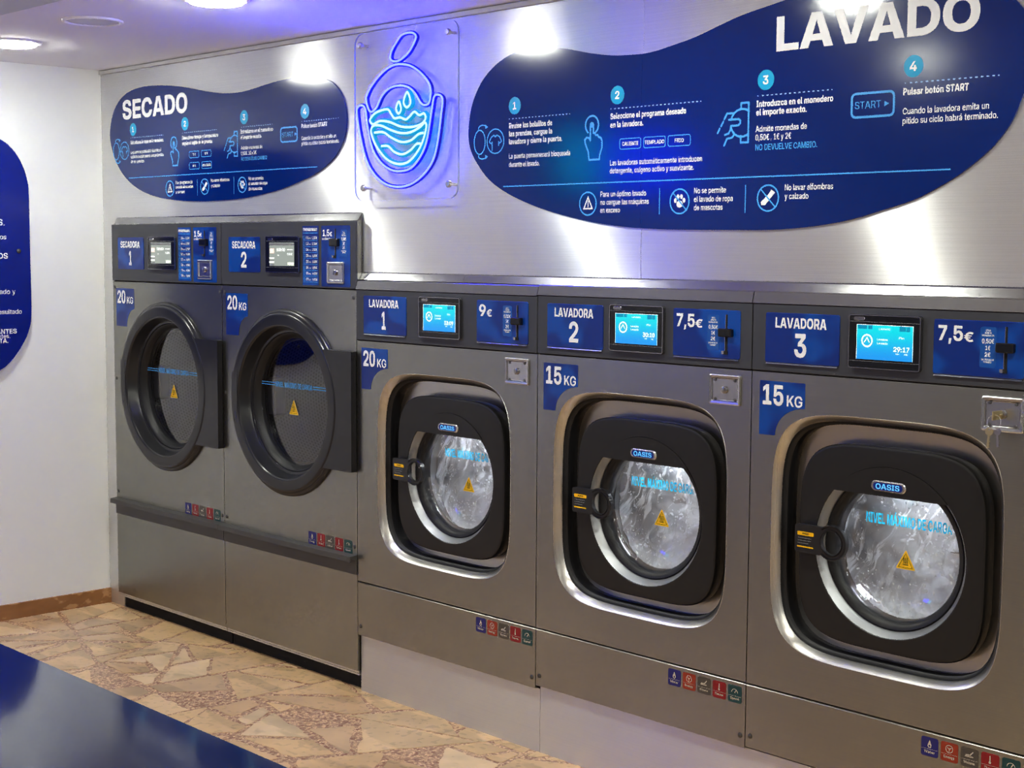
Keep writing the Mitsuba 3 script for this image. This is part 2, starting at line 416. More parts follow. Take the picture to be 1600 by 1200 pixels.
for i, x in enumerate(row):
    downlight(x, -0.70, CZ, ('glowing round downlight at the far left of the ceiling, nearest the white wall', 'glowing round downlight in the blue-tinged ceiling above the second dryer')[i] if i < 2 else
              'round downlight in the soffit, %s from the white wall, out of the picture' % ('third', 'fourth', 'fifth', 'sixth')[i - 2])
for x, w in ((1.7, 'first'), (3.7, 'second'), (5.7, 'third'), (7.5, 'fourth')): downlight(x, -4.0, CZ2, 'round downlight in the higher back ceiling, %s from the white wall, out of frame' % w)
t = thing('round_ceiling_cover', 'flat unlit round white cover set in the ceiling between the two glowing downlights', 'ceiling cover')
def zl(x, y, prof, N=56):
    m = lathe(0, 0, prof, N); v = m.vertices
    m.vertices = np.c_[v[:, 0] + x, v[:, 2] + y, v[:, 1]]
    return m
put(t + '__rim', zl(1.252, -0.751, [(0.108, CZ), (0.106, CZ - 0.006), (0.096, CZ - 0.007), (0.093, CZ - 0.003)]), 'lamp_trim', smooth=40)
put(t + '__disc', zl(1.252, -0.751, [(0.093, CZ - 0.003), (0.05, CZ - 0.0035), (0.001, CZ - 0.004)]), 'reveal_grey', smooth=40)

# ------------------------------------------------------------------ wall signs
def smooth_poly(pts, k=4): return Polygon(spline(pts, True, k)).buffer(0)
SY = WY - 0.006         # face of the signs
LY = SY - 0.0008        # lettering on them

SEC = [(-0.046,2.181),(-0.033,2.245),(0.003,2.301),(0.062,2.344),(0.142,2.370),(0.240,2.381),(0.349,2.380),(0.469,2.371),(0.573,2.358),(0.674,2.341),(0.773,2.324),(0.870,2.311),(0.942,2.305),(1.024,2.304),(1.104,2.309),(1.184,2.318),(1.261,2.326),(1.348,2.331),(1.433,2.330),(1.516,2.324),(1.598,2.311),(1.648,2.293),(1.687,2.263),(1.712,2.229),(1.726,2.189),(1.730,2.145),(1.720,2.098),(1.695,2.057),(1.655,2.017),(1.595,1.983),(1.523,1.955),(1.428,1.931),(1.321,1.908),(1.199,1.891),(1.051,1.876),(0.909,1.870),(0.750,1.868),(0.586,1.873),(0.429,1.885),(0.307,1.904),(0.197,1.934),(0.107,1.976),(0.044,2.021),(-0.005,2.077),(-0.033,2.129)]
LAV = [(2.411,2.054),(2.414,2.101),(2.424,2.148),(2.446,2.194),(2.481,2.239),(2.529,2.276),(2.585,2.303),(2.648,2.320),(2.714,2.326),(2.779,2.324),(2.843,2.315),(2.905,2.302),(2.967,2.288),(3.027,2.277),(3.087,2.269),(3.138,2.266),(3.195,2.264),(3.251,2.268),(3.306,2.277),(3.400,2.294),(3.503,2.322),(3.575,2.340),(3.644,2.352),(3.706,2.362),(3.850,2.385),(4.010,2.399),(4.162,2.391),(4.289,2.360),(4.377,2.315),(4.430,2.266),(4.450,2.221),(4.459,2.159),(4.453,2.098),(4.438,2.053),(4.413,1.996),(4.378,1.949),(4.336,1.911),(4.282,1.873),(4.215,1.837),(4.140,1.805),(4.051,1.781),(3.958,1.758),(3.863,1.743),(3.762,1.734),(3.661,1.730),(3.553,1.731),(3.442,1.732),(3.275,1.735),(3.132,1.743),(2.982,1.761),(2.825,1.791),(2.701,1.824),(2.592,1.864),(2.514,1.907),(2.460,1.957),(2.424,2.006)]

def shirt_icon(x, z, s):
    """two ovals, the right one with a shirt, and two turning arrows; s = half height"""
    w = 0.055 * s * 2
    L = [oval(x - 0.95 * s, z, 0.68 * s, 1.0 * s, w), oval(x + 0.98 * s, z, 1.02 * s, 1.0 * s, w)]
    sh = [(-.18, .5), (-.5, .35), (-.75, -.02), (-.52, -.18), (-.4, -.05), (-.4, -.85)]
    L.append(stroke([(x + .98 * s + a * s, z + b * s) for a, b in [(-.4, -.75)] + sh[::-1][1:]], w))
    L.append(stroke([(x + .98 * s + a * s, z + b * s) for a, b in [(-.18, .5), (0, .36), (.18, .5), (.5, .35), (.75, -.02), (.52, -.18), (.4, -.05), (.4, -.35)]], w))
    for q in (1, -1):
        a = [(x - .6 * s + 0.5 * s * math.cos(u), z + q * (1.12 * s + .28 * s * math.sin(u))) for u in np.linspace(math.pi, 0.5, 9)]
        L.append(stroke(a, w)); e = a[-1]
        L.append(Polygon([(e[0] + .26 * s, e[1] - .05 * s * q), (e[0] - .1 * s, e[1] + .2 * s * q), (e[0] - .12 * s, e[1] - .2 * s * q)]))
    return many(L)
def hand_icon(x, z, s):
    """a pointing hand, fingertip at the top; height about 2 s"""
    w = 0.095 * s
    P = [(-.17, .62), (-.17, -.10), (-.26, .02), (-.42, .05), (-.52, -.06), (-.50, -.22), (-.30, -.62), (-.24, -1.0), (.42, -1.0), (.44, -.78), (.58, -.45), (.58, -.15), (.50, .0), (.36, .04), (.30, .13), (.16, .14), (.12, .24), (.02, .24)]
    L = [stroke([(x + a * s, z + b * s) for a, b in P] + [(x + .02 * s, z + .62 * s)], w)]
    L.append(stroke([(x - .075 * s + .095 * s * math.cos(u), z + .62 * s + .095 * s * math.sin(u)) for u in np.linspace(0, math.pi, 9)], w))
    L.append(disc(x - .075 * s, z + .60 * s, .12 * s))
    L.append(stroke([(x - .075 * s + .42 * s * math.cos(u), z + .62 * s + .42 * s * math.sin(u)) for u in np.linspace(-0.95, math.pi + 0.95, 24)], w))
    return union_all(L)
def coin_icon(x, z, s):
    """a hand putting a coin into a slot; the slot is the vertical line at x"""
    w = 0.055 * s * 2
    q = lambda P: [(x + a * s, z + b * s) for a, b in P]
    L = [stroke(q([(0, 1.0), (0, -1.0), (-.48, -1.0), (-.48, -.66)]), w), stroke(q([(0, 1.0), (-.48, 1.0), (-.48, .70)]), w)]
    arc = lambda a0, a1: [(x - .42 * s + .72 * s * math.cos(u), z + .70 * s * math.sin(u)) for u in np.linspace(math.radians(a0), math.radians(a1), 18)]
    L += [stroke(arc(52, 165), w), stroke(arc(195, 306), w)]
    L.append(stroke(q([(-1.25, .20), (-.62, .20), (-.52, .12), (-.52, -.02), (-.66, -.12), (-1.12, -.12), (-1.14, -.32), (-1.26, -.50), (-1.50, -.56)]), w))
    L.append(stroke(q([(-.90, .52), (-1.38, .52), (-1.56, .24)]), w))
    L += [stroke(q([(-1.62, .12), (-1.76, -.10)]), w), stroke(q([(-1.84, -.22), (-1.98, -.44)]), w)]
    L.append(stroke(q([(-.90, -.56), (-1.02, -.72), (-1.36, -.76), (-1.54, -1.10)]), w))
    return union_all(L)
def start_icon(x0, x1, z0, z1, tw):
    r = rrect(x0, x1, z0, z1, 0.016); w = 0.0065
    cz = (z0 + z1) / 2
    g = [r.difference(rrect(x0 + w, x1 - w, z0 + w, z1 - w, 0.010)), text('START', x0 + 0.013, cz - 0.009, 0.019, tw, 500)]
    a = x0 + 0.013 + tw + 0.010
    g.append(Polygon([(a, cz - 0.007), (a + 0.015, cz), (a, cz + 0.007)]))
    return many(g)
def pill(x0, x1, z0, z1): return rrect(x0, x1, z0, z1, 0.008).difference(rrect(x0 + .0028, x1 - .0028, z0 + .0028, z1 - .0028, 0.006))
def dots(x0, x1, z, step=0.0155):
    n = int((x1 - x0) / step)
    return many([rrect(x0 + i * step, x0 + i * step + (0.0075 if 0 < i < n else 0.004), z - .0017, z + .0017, .0016) for i in range(n + 1)])
def warn_icon(cx, cz, s):
    t = Polygon([(cx - .62 * s, cz - .5 * s), (cx + .62 * s, cz - .5 * s), (cx, cz + .68 * s)])
    return many([t.difference(Polygon([(cx - .40 * s, cz - .36 * s), (cx + .40 * s, cz - .36 * s), (cx, cz + .40 * s)])), sbox(cx - .06 * s, cz - .30 * s, cx + .06 * s, cz + .25 * s)])
def paw_icon(cx, cz, s):
    L = [affinity.scale(disc(cx, cz - .22 * s, .34 * s), 1.0, .85)]
    for a, b in ((-.46, .08), (-.18, .38), (.18, .38), (.46, .08)): L.append(affinity.scale(disc(cx + a * s, cz + b * s, .15 * s), 1, 1.35))
    return union_all(L)
def shoe_icon(cx, cz, s):
    P = [(-.62, -.50), (-.30, -.52), (.62, .42), (.30, .62), (.10, .34), (-.02, .22), (-.28, .0), (-.66, -.30)]
    return Polygon([(cx + a * s, cz + b * s) for a, b in P]).buffer(.03 * s)

def sign_steps(t, items, rw=0.030):
    """items: per step (badge x, z, digit, dash x0, x1, z)"""
    for x, z, d, a, b, dz in items:
        k = put(t + '__step_badge', ext(disc(x, z, rw), SY - 0.0006, SY), 'print_teal')
        put(k + '__numeral', flat(text(d, x, z - 0.0125, 0.025, None, 800, 'c'), LY - 0.0006), 'print_white')
        put(t + '__dotted_rule', flat(dots(a, b, dz), LY), 'print_dash')
def sign_text(t, heads, paras, blues=()):
    for part, rows, mat, wt in (('heading', heads, 'print_white', 800), ('paragraph', paras, 'print_white', 600), ('notice', blues, 'print_sky', 600)):
        for block in rows:
            put(t + '__' + part, flat(many([text(s, x, z, c, w, wt, px=56) for s, x, z, w, c in block]), LY), mat)
def sign_icons(t, lst):
    """round prohibitions: (kind, x, z, r)"""
    for kind, x, z, r in lst:
        k = put(t + '__pictogram', flat({'warn': warn_icon, 'paw': paw_icon, 'shoe': shoe_icon}[kind](x, z, r), LY), 'print_white')
        ringp = [oval(x, z, r, r, 0.005)]
        if kind != 'warn': ringp.append(stroke([(x - .7 * r, z + .7 * r), (x + .7 * r, z - .7 * r)], 0.0042))
        put(k + '__ring', flat(union_all(ringp), LY - 0.0006), 'print_sky')

# the small one over the dryers
t = thing('wall_sign', 'smaller dark blue bean-shaped wall sign headed SECADO above the two dryers', 'wall sign')
pk = put(t + '__panel', ext(smooth_poly(SEC), SY, WY - 0.0005), 'sign_blue')
put(t + '__title', flat(text('SECADO', 0.073, 2.247, 0.0845, 0.548, 800, px=160), LY), 'print_white')
sign_steps(t, [(0.163, 2.199, '1', 0.139, 0.423, 2.162), (0.599, 2.200, '2', 0.577, 0.855, 2.162), (1.049, 2.201, '3', 1.028, 1.253, 2.162), (1.467, 2.199, '4', 1.445, 1.684, 2.161)], 0.0285)
sign_text(t, [[('Introduzca la ropa en la secadora.', 0.141, 2.1335, 0.284, 0.0165)],
              [('Seleccione tiempo y temperatura', 0.575, 2.133, 0.282, 0.0165), ('según el tejido de la prenda.', 0.575, 2.1095, 0.239, 0.0165)],
              [('Introduzca en el monedero', 1.023, 2.136, 0.230, 0.0165), ('el importe exacto.', 1.023, 2.113, 0.150, 0.0165)],
              [('Pulsar botón START', 1.444, 2.135, 0.166, 0.0165)]],
          [[('La puerta se podrá abrir durante el', 0.141, 2.091, 0.260, 0.0150), ('ciclo de secado para la comprobación', 0.141, 2.0705, 0.280, 0.0150), ('de sus prendas.', 0.141, 2.0495, 0.116, 0.0150)],
           [('Admite monedas de', 1.025, 2.071, 0.154, 0.0150), ('0,50€, 1€ y 2€', 1.025, 2.049, 0.110, 0.0150)],
           [('Cuando la secadora emita un', 1.444, 2.0895, 0.222, 0.0150), ('pitido su ciclo habrá terminado.', 1.444, 2.069, 0.242, 0.0150)],
           [('Use programas de', 0.518, 1.9455, 0.137, 0.0142), ('secado adecuados', 0.518, 1.9265, 0.139, 0.0142), ('a su ropa', 0.518, 1.9055, 0.071, 0.0142)],
           [('No secar alfombras', 0.798, 1.947, 0.140, 0.0142), ('y calzado', 0.798, 1.925, 0.068, 0.0142)],
           [('No se permite', 1.077, 1.946, 0.106, 0.0142), ('el secado de ropa', 1.077, 1.926, 0.134, 0.0142), ('de mascotas', 1.077, 1.905, 0.098, 0.0142)]],
          [[('NO DEVUELVE CAMBIO', 1.026, 2.026, 0.184, 0.0145)]])
put(t + '__door_icon', flat(shirt_icon(0.0475, 2.108, 0.0385), LY), 'print_sky')
put(t + '__hand_icon', flat(hand_icon(0.512, 2.086, 0.0600), LY), 'print_sky')
put(t + '__coin_icon', flat(coin_icon(1.000, 2.097, 0.0500), LY), 'print_sky')
put(t + '__start_icon', flat(start_icon(1.302, 1.419, 2.085, 2.147, 0.074), LY), 'print_sky')
for (a, b, c, d, s, w) in ((.630, .709, 2.052, 2.082, '70 ºC', .026), (.724, .804, 2.053, 2.082, '55 ºC', .026), (.629, .710, 2.004, 2.035, '45 ºC', .026), (.727, .806, 2.004, 2.035, 'DELICADOS', .064)):
    k = put(t + '__option_box', flat(pill(a, b, c, d), LY), 'print_sky')
    put(k + '__lettering', flat(text(s, (a + b) / 2, (c + d) / 2 - .005, .010, w, 700, 'c', px=56), LY), 'print_white')
put(t + '__rule', flat(sbox(0.121, 1.982, 1.546, 1.9855), LY), 'print_sky')
for x in (0.691, 0.970): put(t + '__divider', flat(sbox(x - .0014, 1.893, x + .0014, 1.963), LY), 'print_sky')
sign_icons(t, [('warn', 0.471, 1.928, 0.033), ('shoe', 0.750, 1.929, 0.032), ('paw', 1.032, 1.929, 0.0305)])

# the large one over the washers, made of two boards that meet at x = 3.197
t = thing('wall_sign', 'large dark blue bean-shaped wall sign headed LAVADO above the washing machines', 'wall sign')
L_ = smooth_poly(LAV)
put(t + '__panel', ext(L_.intersection(sbox(2, 1, 3.1962, 3)), SY, WY - 0.0005), 'sign_blue')
put(t + '__panel', ext(L_.intersection(sbox(3.1970, 1, 5, 3)), SY, WY - 0.0005), 'sign_blue')
put(t + '__title', flat(text('LAVADO', 3.695, 2.226, 0.094, 0.622, 800, px=160), LY), 'print_white')
sign_steps(t, [(2.639, 2.145, '1', 2.612, 2.898, 2.103), (3.097, 2.148, '2', 3.069, 3.436, 2.107), (3.661, 2.151, '3', 3.633, 3.888, 2.108), (4.132, 2.150, '4', 4.107, 4.377, 2.108)], 0.0285)
H, B = 0.0185, 0.0172
sign_text(t, [[('Revise los bolsillos de', 2.613, 2.071, .201, H), ('las prendas, cargue la', 2.613, 2.045, .202, H), ('lavadora y cierre la puerta.', 2.613, 2.019, .247, H)],
              [('Seleccione el programa deseado', 3.069, 2.075, .304, H), ('en la lavadora.', 3.069, 2.049, .136, H)],
              [('Introduzca en el monedero', 3.630, 2.0765, .258, H), ('el importe exacto.', 3.630, 2.053, .172, H)],
              [('Pulsar botón START', 4.104, 2.077, .188, H)]],
          [[('La puerta permanecerá bloqueada', 2.613, 1.972, .284, B), ('durante el lavado.', 2.613, 1.9445, .145, B)],
           [('Las lavadoras automáticamente introducen', 3.069, 1.9325, .367, B), ('detergente, oxígeno activo y suavizante.', 3.069, 1.9085, .336, B)],
           [('Admite monedas de', 3.629, 2.007, .175, B), ('0,50€ , 1€ y 2€', 3.629, 1.983, .123, B)],
           [('Cuando la lavadora emita un', 4.104, 2.0275, .245, B), ('pitido su ciclo habrá terminado.', 4.104, 2.003, .270, B)],
           [('Para un óptimo lavado', 3.030, 1.837, .190, B), ('no cargue las máquinas', 3.030, 1.812, .201, B), ('en exceso', 3.030, 1.7875, .083, B)],
           [('No se permite', 3.408, 1.839, .119, B), ('el lavado de ropa', 3.408, 1.814, .144, B), ('de mascotas', 3.408, 1.7895, .107, B)],
           [('No lavar alfombras', 3.734, 1.840, .160, B), ('y calzado', 3.734, 1.8155, .080, B)]],
          [[('NO DEVUELVE CAMBIO.', 3.629, 1.955, .210, B)]])
put(t + '__door_icon', flat(shirt_icon(2.507, 2.033, 0.0405), LY), 'print_sky')
put(t + '__hand_icon', flat(hand_icon(2.996, 2.021, 0.0670), LY), 'print_sky')
put(t + '__coin_icon', flat(coin_icon(3.603, 2.036, 0.0560), LY), 'print_sky')
put(t + '__start_icon', flat(start_icon(3.944, 4.080, 2.025, 2.094, 0.081), LY), 'print_sky')
for a, b, s, w in ((3.108, 3.197, 'CALIENTE', .066), (3.206, 3.295, 'TEMPLADO', .078), (3.303, 3.392, 'FRIO', .035)):
    k = put(t + '__option_box', flat(pill(a, b, 1.980, 2.0145), LY), 'print_sky')
    put(k + '__lettering', flat(text(s, (a + b) / 2, 1.9915, .012, w, 700, 'c', px=56), LY), 'print_white')
put(t + '__rule', flat(sbox(2.586, 1.879, 4.248, 1.883), LY), 'print_sky')
for x in (3.274, 3.597): put(t + '__divider', flat(sbox(x - .0016, 1.779, x + .0016, 1.859), LY), 'print_sky')
sign_icons(t, [('warn', 2.977, 1.817, 0.036), ('paw', 3.353, 1.817, 0.0365), ('shoe', 3.677, 1.820, 0.0365)])

# notice board on the left wall, held off it by screws
t = thing('notice_board', 'deep blue round-cornered notice board with white text on the white wall', 'notice board')
def on_left(m, x):  # meshes drawn in (x, z) facing -y -> standing on the left wall facing +x; drawn x is world y
    v = np.asarray(m.vertices); m = trimesh.Trimesh(np.c_[x - v[:, 1], v[:, 0], v[:, 2]], np.asarray(m.faces), process=False); return m
BX = WX + 0.029
outline = [(-0.477, 2.142), (-0.416, 2.096), (-0.376, 2.034), (-0.353, 1.961), (-0.349, 1.901), (-0.349, 1.64), (-0.349, 1.381), (-0.362, 1.301), (-0.396, 1.232), (-0.45, 1.164), (-0.503, 1.126)]
mir = [(-1.60 - a, b) for a, b in outline[::-1]]
board = smooth_poly(outline + [(-0.62, 1.09), (-0.98, 1.09)] + mir + [(-0.98, 2.17), (-0.60, 2.17)], 5)
put(t + '__panel', on_left(ext(board, 0.0, 0.006), BX), 'board_blue')
rows = [('AS.', -.465, 1.765, .028, 700), ('mos', -.459, 1.7045, .022, 500), ('ADOS', -.454, 1.619, .025, 700), ('calzado y', -.423, 1.463, .022, 500), ('o, el resultado', -.395, 1.374, .021, 500), ('LO ANTES', -.421, 1.2865, .021, 700), ('ientes.', -.452, 1.267, .019, 500), ('ERTA.', -.462, 1.245, .020, 700)]
for s, x, z, c, wgt in rows:
    put(t + '__lettering', on_left(flat(text(s, x, z, c, None, wgt, 'r', px=56), -0.0008), BX), 'print_white')
for y, z in ((-.403, 1.653), (-1.197, 1.653), (-.60, 2.08), (-1.0, 1.18)):
    m = lathe(y, z, [(0.006, 0.0285), (0.006, 0.0), (0.010, 0.0), (0.010, -0.004), (0.007, -0.007), (0.0005, -0.008)], 20)
    put(t + '__standoff_screw', on_left(m, BX), 'screw_grey', smooth=40)

# ------------------------------------------------------------------ neon sign: acrylic plate with bent light tubes
NEON = {
 'leaf': [(2.104,2.424),(2.152,2.427),(2.179,2.414),(2.174,2.395),(2.139,2.359),(2.091,2.337),(2.055,2.336),(2.039,2.348),(2.046,2.373),(2.073,2.401)],
 'cap': [(1.903,2.225),(1.922,2.250),(1.964,2.284),(2.010,2.309),(2.055,2.322),(2.100,2.322),(2.152,2.311),(2.204,2.284),(2.247,2.248),(2.260,2.217),(2.252,2.179),(2.226,2.171),(2.204,2.182),(2.178,2.212),(2.144,2.236),(2.095,2.248),(2.037,2.244),(1.991,2.219),(1.959,2.179),(1.927,2.166),(1.908,2.185),(1.899,2.214)],
 'cup': [(1.847,2.183),(1.869,2.193),(1.894,2.177),(1.908,2.110),(1.935,2.033),(1.981,1.983),(2.036,1.955),(2.090,1.947),(2.152,1.956),(2.204,1.994),(2.239,2.048),(2.264,2.145),(2.277,2.194),(2.298,2.202),(2.322,2.185),(2.315,2.131),(2.298,2.045),(2.273,1.980),(2.222,1.932),(2.152,1.900),(2.081,1.892),(2.009,1.904),(1.944,1.941),(1.898,1.994),(1.865,2.077),(1.846,2.154)],
 'wave': [(1.926,2.140),(1.959,2.161),(2.023,2.169),(2.046,2.150),(2.064,2.135),(2.095,2.136),(2.126,2.127),(2.148,2.136),(2.174,2.151),(2.200,2.138),(2.226,2.142),(2.235,2.125),(2.213,2.107),(2.161,2.099),(2.099,2.104),(2.036,2.123),(1.982,2.130),(1.945,2.121),(1.928,2.128)],
 'bowl': [(1.931,2.103),(1.949,2.116),(1.991,2.112),(2.045,2.094),(2.099,2.081),(2.152,2.081),(2.204,2.096),(2.230,2.110),(2.239,2.097),(2.226,2.059),(2.196,2.016),(2.143,1.979),(2.081,1.973),(2.018,1.993),(1.963,2.038),(1.935,2.079)],
 'ripple': [(1.949,2.090),(2.000,2.089),(2.045,2.068),(2.099,2.050),(2.152,2.052),(2.196,2.072),(2.223,2.075)],
 'ripple2': [(1.989,2.040),(2.027,2.038),(2.063,2.016),(2.108,2.006),(2.152,2.018),(2.187,2.039),(2.215,2.036)],
 'drop': [(2.089,2.192),(2.073,2.168),(2.086,2.150),(2.101,2.164)],
 'drop2': [(2.135,2.222),(2.115,2.188),(2.133,2.169),(2.154,2.186)]}
t = thing('neon_sign', 'blue and cyan neon sign of a fruit-shaped drum with waves on a clear plate', 'neon sign')
PY = -0.004             # front of the plate; the tubes stand on it
pl = rrect(1.814, 2.388, 1.846, 2.453, 0.045)
put(t + '__backing_plate', flat(pl, PY), 'pane')
put(t + '__plate_edge', loft([(np.array(pl.exterior.coords)[:-1], PY - 0.0002), (np.array(pl.exterior.coords)[:-1], PY + 0.007)]), 'acrylic_edge', smooth=40)
for x, z in ((1.853, 2.411), (2.338, 2.412), (1.871, 1.893), (2.345, 1.895)):
    put(t + '__standoff', lathe(x, z, [(0.005, WY), (0.005, PY + .001), (0.012, PY + .001), (0.012, PY - .008), (0.009, PY - .011), (0.0005, PY - .0115)], 24), 'chrome', smooth=40)
for nm, p in NEON.items():
    blue = nm in ('leaf', 'cap', 'cup')
    closed = nm not in ('ripple', 'ripple2')
    q = spline(p, closed, 7)
    r = 0.0040 if blue else 0.0054
    path = np.c_[q[:, 0], np.full(len(q), PY - 0.012), q[:, 1]]
    k = uniq(t + '__light_tube')
    scene[k] = mikit.ply(tube(path, r, closed), 'mat_tube_white', smooth=True, emitter=area(NEON_BLUE if blue else NEON_CYAN, 2.0))
    back = path + [0, 0.0060, 0]
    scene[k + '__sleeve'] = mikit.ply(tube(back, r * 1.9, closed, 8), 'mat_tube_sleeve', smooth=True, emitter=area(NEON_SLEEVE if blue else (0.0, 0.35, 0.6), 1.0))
put(t + '__cable', tube(spline([(2.12, PY, 2.34), (2.14, PY + .01, 2.42), (2.150, 0.012, 2.455), (2.153, 0.012, CZ - .002)], False, 6), 0.0012), 'reveal_grey', smooth=True)

# another light sign, far down the left wall: it shows only as a reflection in the steel and in the blue sign
t = thing('backlit_sign', 'blue and teal backlit sign on the left wall behind the camera, out of the picture', 'lit sign')
put(t + '__box', bx(WX + 0.001, WX + 0.060, -4.22, -2.88, 1.98, 2.46), 'board_edge')
for y0, y1, c in ((-4.15, -3.35, SIGN_BLUE), (-3.30, -2.95, SIGN_TEAL)):
    r = rrect(y0, y1, 2.04, 2.40, .09)
    v, f = tri(r)
    m = trimesh.Trimesh(np.c_[np.full(len(v), WX + .062), v[:, 0], v[:, 1]], f, process=False)
    scene[uniq(t + '__lit_panel')] = mikit.ply(m, 'mat_tube_white', emitter=area(c, 3.0))

# ------------------------------------------------------------------ parts the machines share
def box_body(x0, x1, z0, z1, yf):
    return [bx(x0, x0 + .003, yf, MB, z0, z1), bx(x1 - .003, x1, yf, MB, z0, z1), bx(x0, x1, yf, MB, z1 - .003, z1), bx(x0, x1, yf, MB, z0, z0 + .003), bx(x0, x1, MB - .003, MB, z0, z1)]
def sheet_front(X, poly, z1, x0, x1):
    """front sheet with a small rolled top edge that catches the light"""
    v = np.array([[X + x0, 0, z1 - .004], [X + x1, 0, z1 - .004], [X + x1, .0045, z1], [X + x0, .0045, z1]])
    return [ext(poly, 0.0, 0.0045, X), trimesh.Trimesh(v, [[0, 1, 2], [0, 2, 3]], process=False)]
def screw(t, X, pts, y=0.0, r=.0078):
    for x, z in pts:
        put(t + '__screw', lathe(X + x, z, [(r, y + .001), (r * .95, y - .002), (r * .5, y - .0035), (.0003, y - .004)], 16), 'screw_grey', smooth=50)
def lip(t, part, x0, x1, z, y=-.003):
    v = np.array([[x0, y - .006, z - .0035], [x1, y - .006, z - .0035], [x1, y, z + .0015], [x0, y, z + .0015], [x0, y, z - .0035], [x1, y, z - .0035]])
    put(t + '__' + part + '__edge_strip', trimesh.Trimesh(v, [[0, 1, 2], [0, 2, 3], [0, 4, 5], [0, 5, 1]], process=False), 'chrome')
def numbers(t, X, x0, x1, z0, z1, word, digit, wx0, wx1, wz, wcap, dz, dcap, edge=True):
    P = -.003
    put(t + '__number_plate', plate(X + x0, X + x1, z0, z1, .006, P - .003, P), 'plate_blue', smooth=30)
    put(t + '__number_plate__lettering', flat(many([text(word, wx0, wz, wcap, wx1 - wx0, 800, px=110), text(digit, (wx0 + wx1) / 2, dz, dcap, dcap * (.62 if digit != '1' else .36), 800, 'c', px=110)]), P - .0038, X), 'print_white')
    if edge: lip(t, 'number_plate', X + x0 + .004, X + x1 - .004, z0 - .001)
def kg_sticker(t, X, x0, x1, z1, zm, z0, xb, s):
    arc = [(xb + (x1 - xb) * (1 - math.cos(u)), z0 + (zm - z0) * math.sin(u)) for u in np.linspace(0, math.pi / 2, 10)]
    g = Polygon([(x0, z0)] + arc + [(x1, z1), (x0, z1)]).buffer(-.003).buffer(.003)
    put(t + '__capacity_sticker', ext(g, -.0008, 0, X), 'plate_blue')
    w = x1 - x0
    put(t + '__capacity_sticker__lettering', flat(many([text(s, x0 + .075 * w, z1 - .068, .058, .46 * w, 800, px=110), text('KG', x0 + .61 * w, z1 - .068, .031, .34 * w, 700, px=90)]), -.0016, X), 'print_white')
ICONS = [('navy', 'Water'), ('orange', 'Energy'), ('taupe', 'Wetness'), ('red', 'Thermo'), ('teal', 'Speed')]
def symbol(k, cx, cz):
    s = .011
    if k == 0: return Polygon([(cx, cz + s)] + [(cx + .55 * s * math.cos(u), cz - .45 * s + .55 * s * math.sin(u)) for u in np.linspace(.35, -math.pi - .35, 14)]).difference(disc(cx, cz - .5 * s, .25 * s))
    if k == 1: return many([oval(cx, cz, .9 * s, .9 * s, .002, 24), stroke([(cx - .5 * s, cz + .3 * s), (cx, cz), (cx + .5 * s, cz + .3 * s)], .002), stroke([(cx, cz), (cx, cz - .6 * s)], .002)])
    if k == 2: return union_all([stroke([(cx - s, cz - .5 * s), (cx + .9 * s, cz - .5 * s)], .003), stroke([(cx - .9 * s, cz - .2 * s), (cx + .2 * s, cz - .1 * s), (cx + .9 * s, cz + .7 * s)], .003)])
    if k == 3: return union_all([stroke([(cx, cz - .4 * s), (cx, cz + .9 * s)], .0035), disc(cx, cz - .6 * s, .0035)])
    return many([stroke([(cx + s * math.cos(u), cz - .4 * s + s * math.sin(u)) for u in np.linspace(.1, math.pi - .1, 14)], .0018), stroke([(cx, cz - .4 * s), (cx + .5 * s, cz + .3 * s)], .0022)])
def icons(t, X, x0, z1, order=range(5), names=None):
    for i, o in enumerate(order):
        a, z0 = x0 + i * .0575, z1 - .051
        k = put(t + '__feature_sticker', ext(rrect(a, a + .050, z0, z1, .006), -.0008, 0, X), 'sticker_' + ICONS[o][0])
        put(k + '__symbol', flat(many([symbol(o, a + .025, z1 - .017), sbox(a + .001, z0 + .0195, a + .049, z0 + .0203), text((names or [q[1] for q in ICONS])[i], a + .025, z0 + .009, .0075, .032, 700, 'c', px=48)]), -.0015, X), 'print_cream')
def coin_button(t, part, X, x0, x1, z0, z1, y=-.006):
    put(t + '__' + part, plate(X + x0, X + x1, z0, z1, .004, y - .014, y, .003), 'gloss_black', smooth=30)
def lock_plate(t, X, x0, x1, z0, z1, screws, y0=0.0):
    fr = loft([(ring_rr(X + x0, X + x1, z0, z1, .006), y0), (ring_rr(X + x0, X + x1, z0, z1, .006), y0 - .005), (ring_rr(X + x0 + .003, X + x1 - .003, z0 + .003, z1 - .003, .005), y0 - .007), (ring_rr(X + x0 + .009, X + x1 - .009, z0 + .009, z1 - .009, .003), y0 - .006), (ring_rr(X + x0 + .012, X + x1 - .012, z0 + .012, z1 - .012, .002), y0 + .004)])
    put(t + '__coin_box', fr, 'chrome', smooth=30)
    put(t + '__coin_box__plate', plate(X + x0 + .011, X + x1 - .011, z0 + .011, z1 - .011, .003, y0 - .002, y0 + .004, .002), 'chrome', smooth=30)
    cx, cz = X + (x0 + x1) / 2, (z0 + z1) / 2
    put(t + '__coin_box__lock', [lathe(cx, cz, [(.011, y0 - .001), (.011, y0 - .007), (.008, y0 - .009), (.0003, y0 - .009)], 24), ext(sbox(cx - .0012, cz - .006, cx + .0012, cz + .006), y0 - .0098, y0 - .009)], 'trim_steel', smooth=40)
    for a, b in screws:
        put(t + '__coin_box__screw', lathe(X + a, b, [(.0045, y0 - .001), (.004, y0 - .0045), (.0003, y0 - .005)], 12), 'screw_grey', smooth=50)
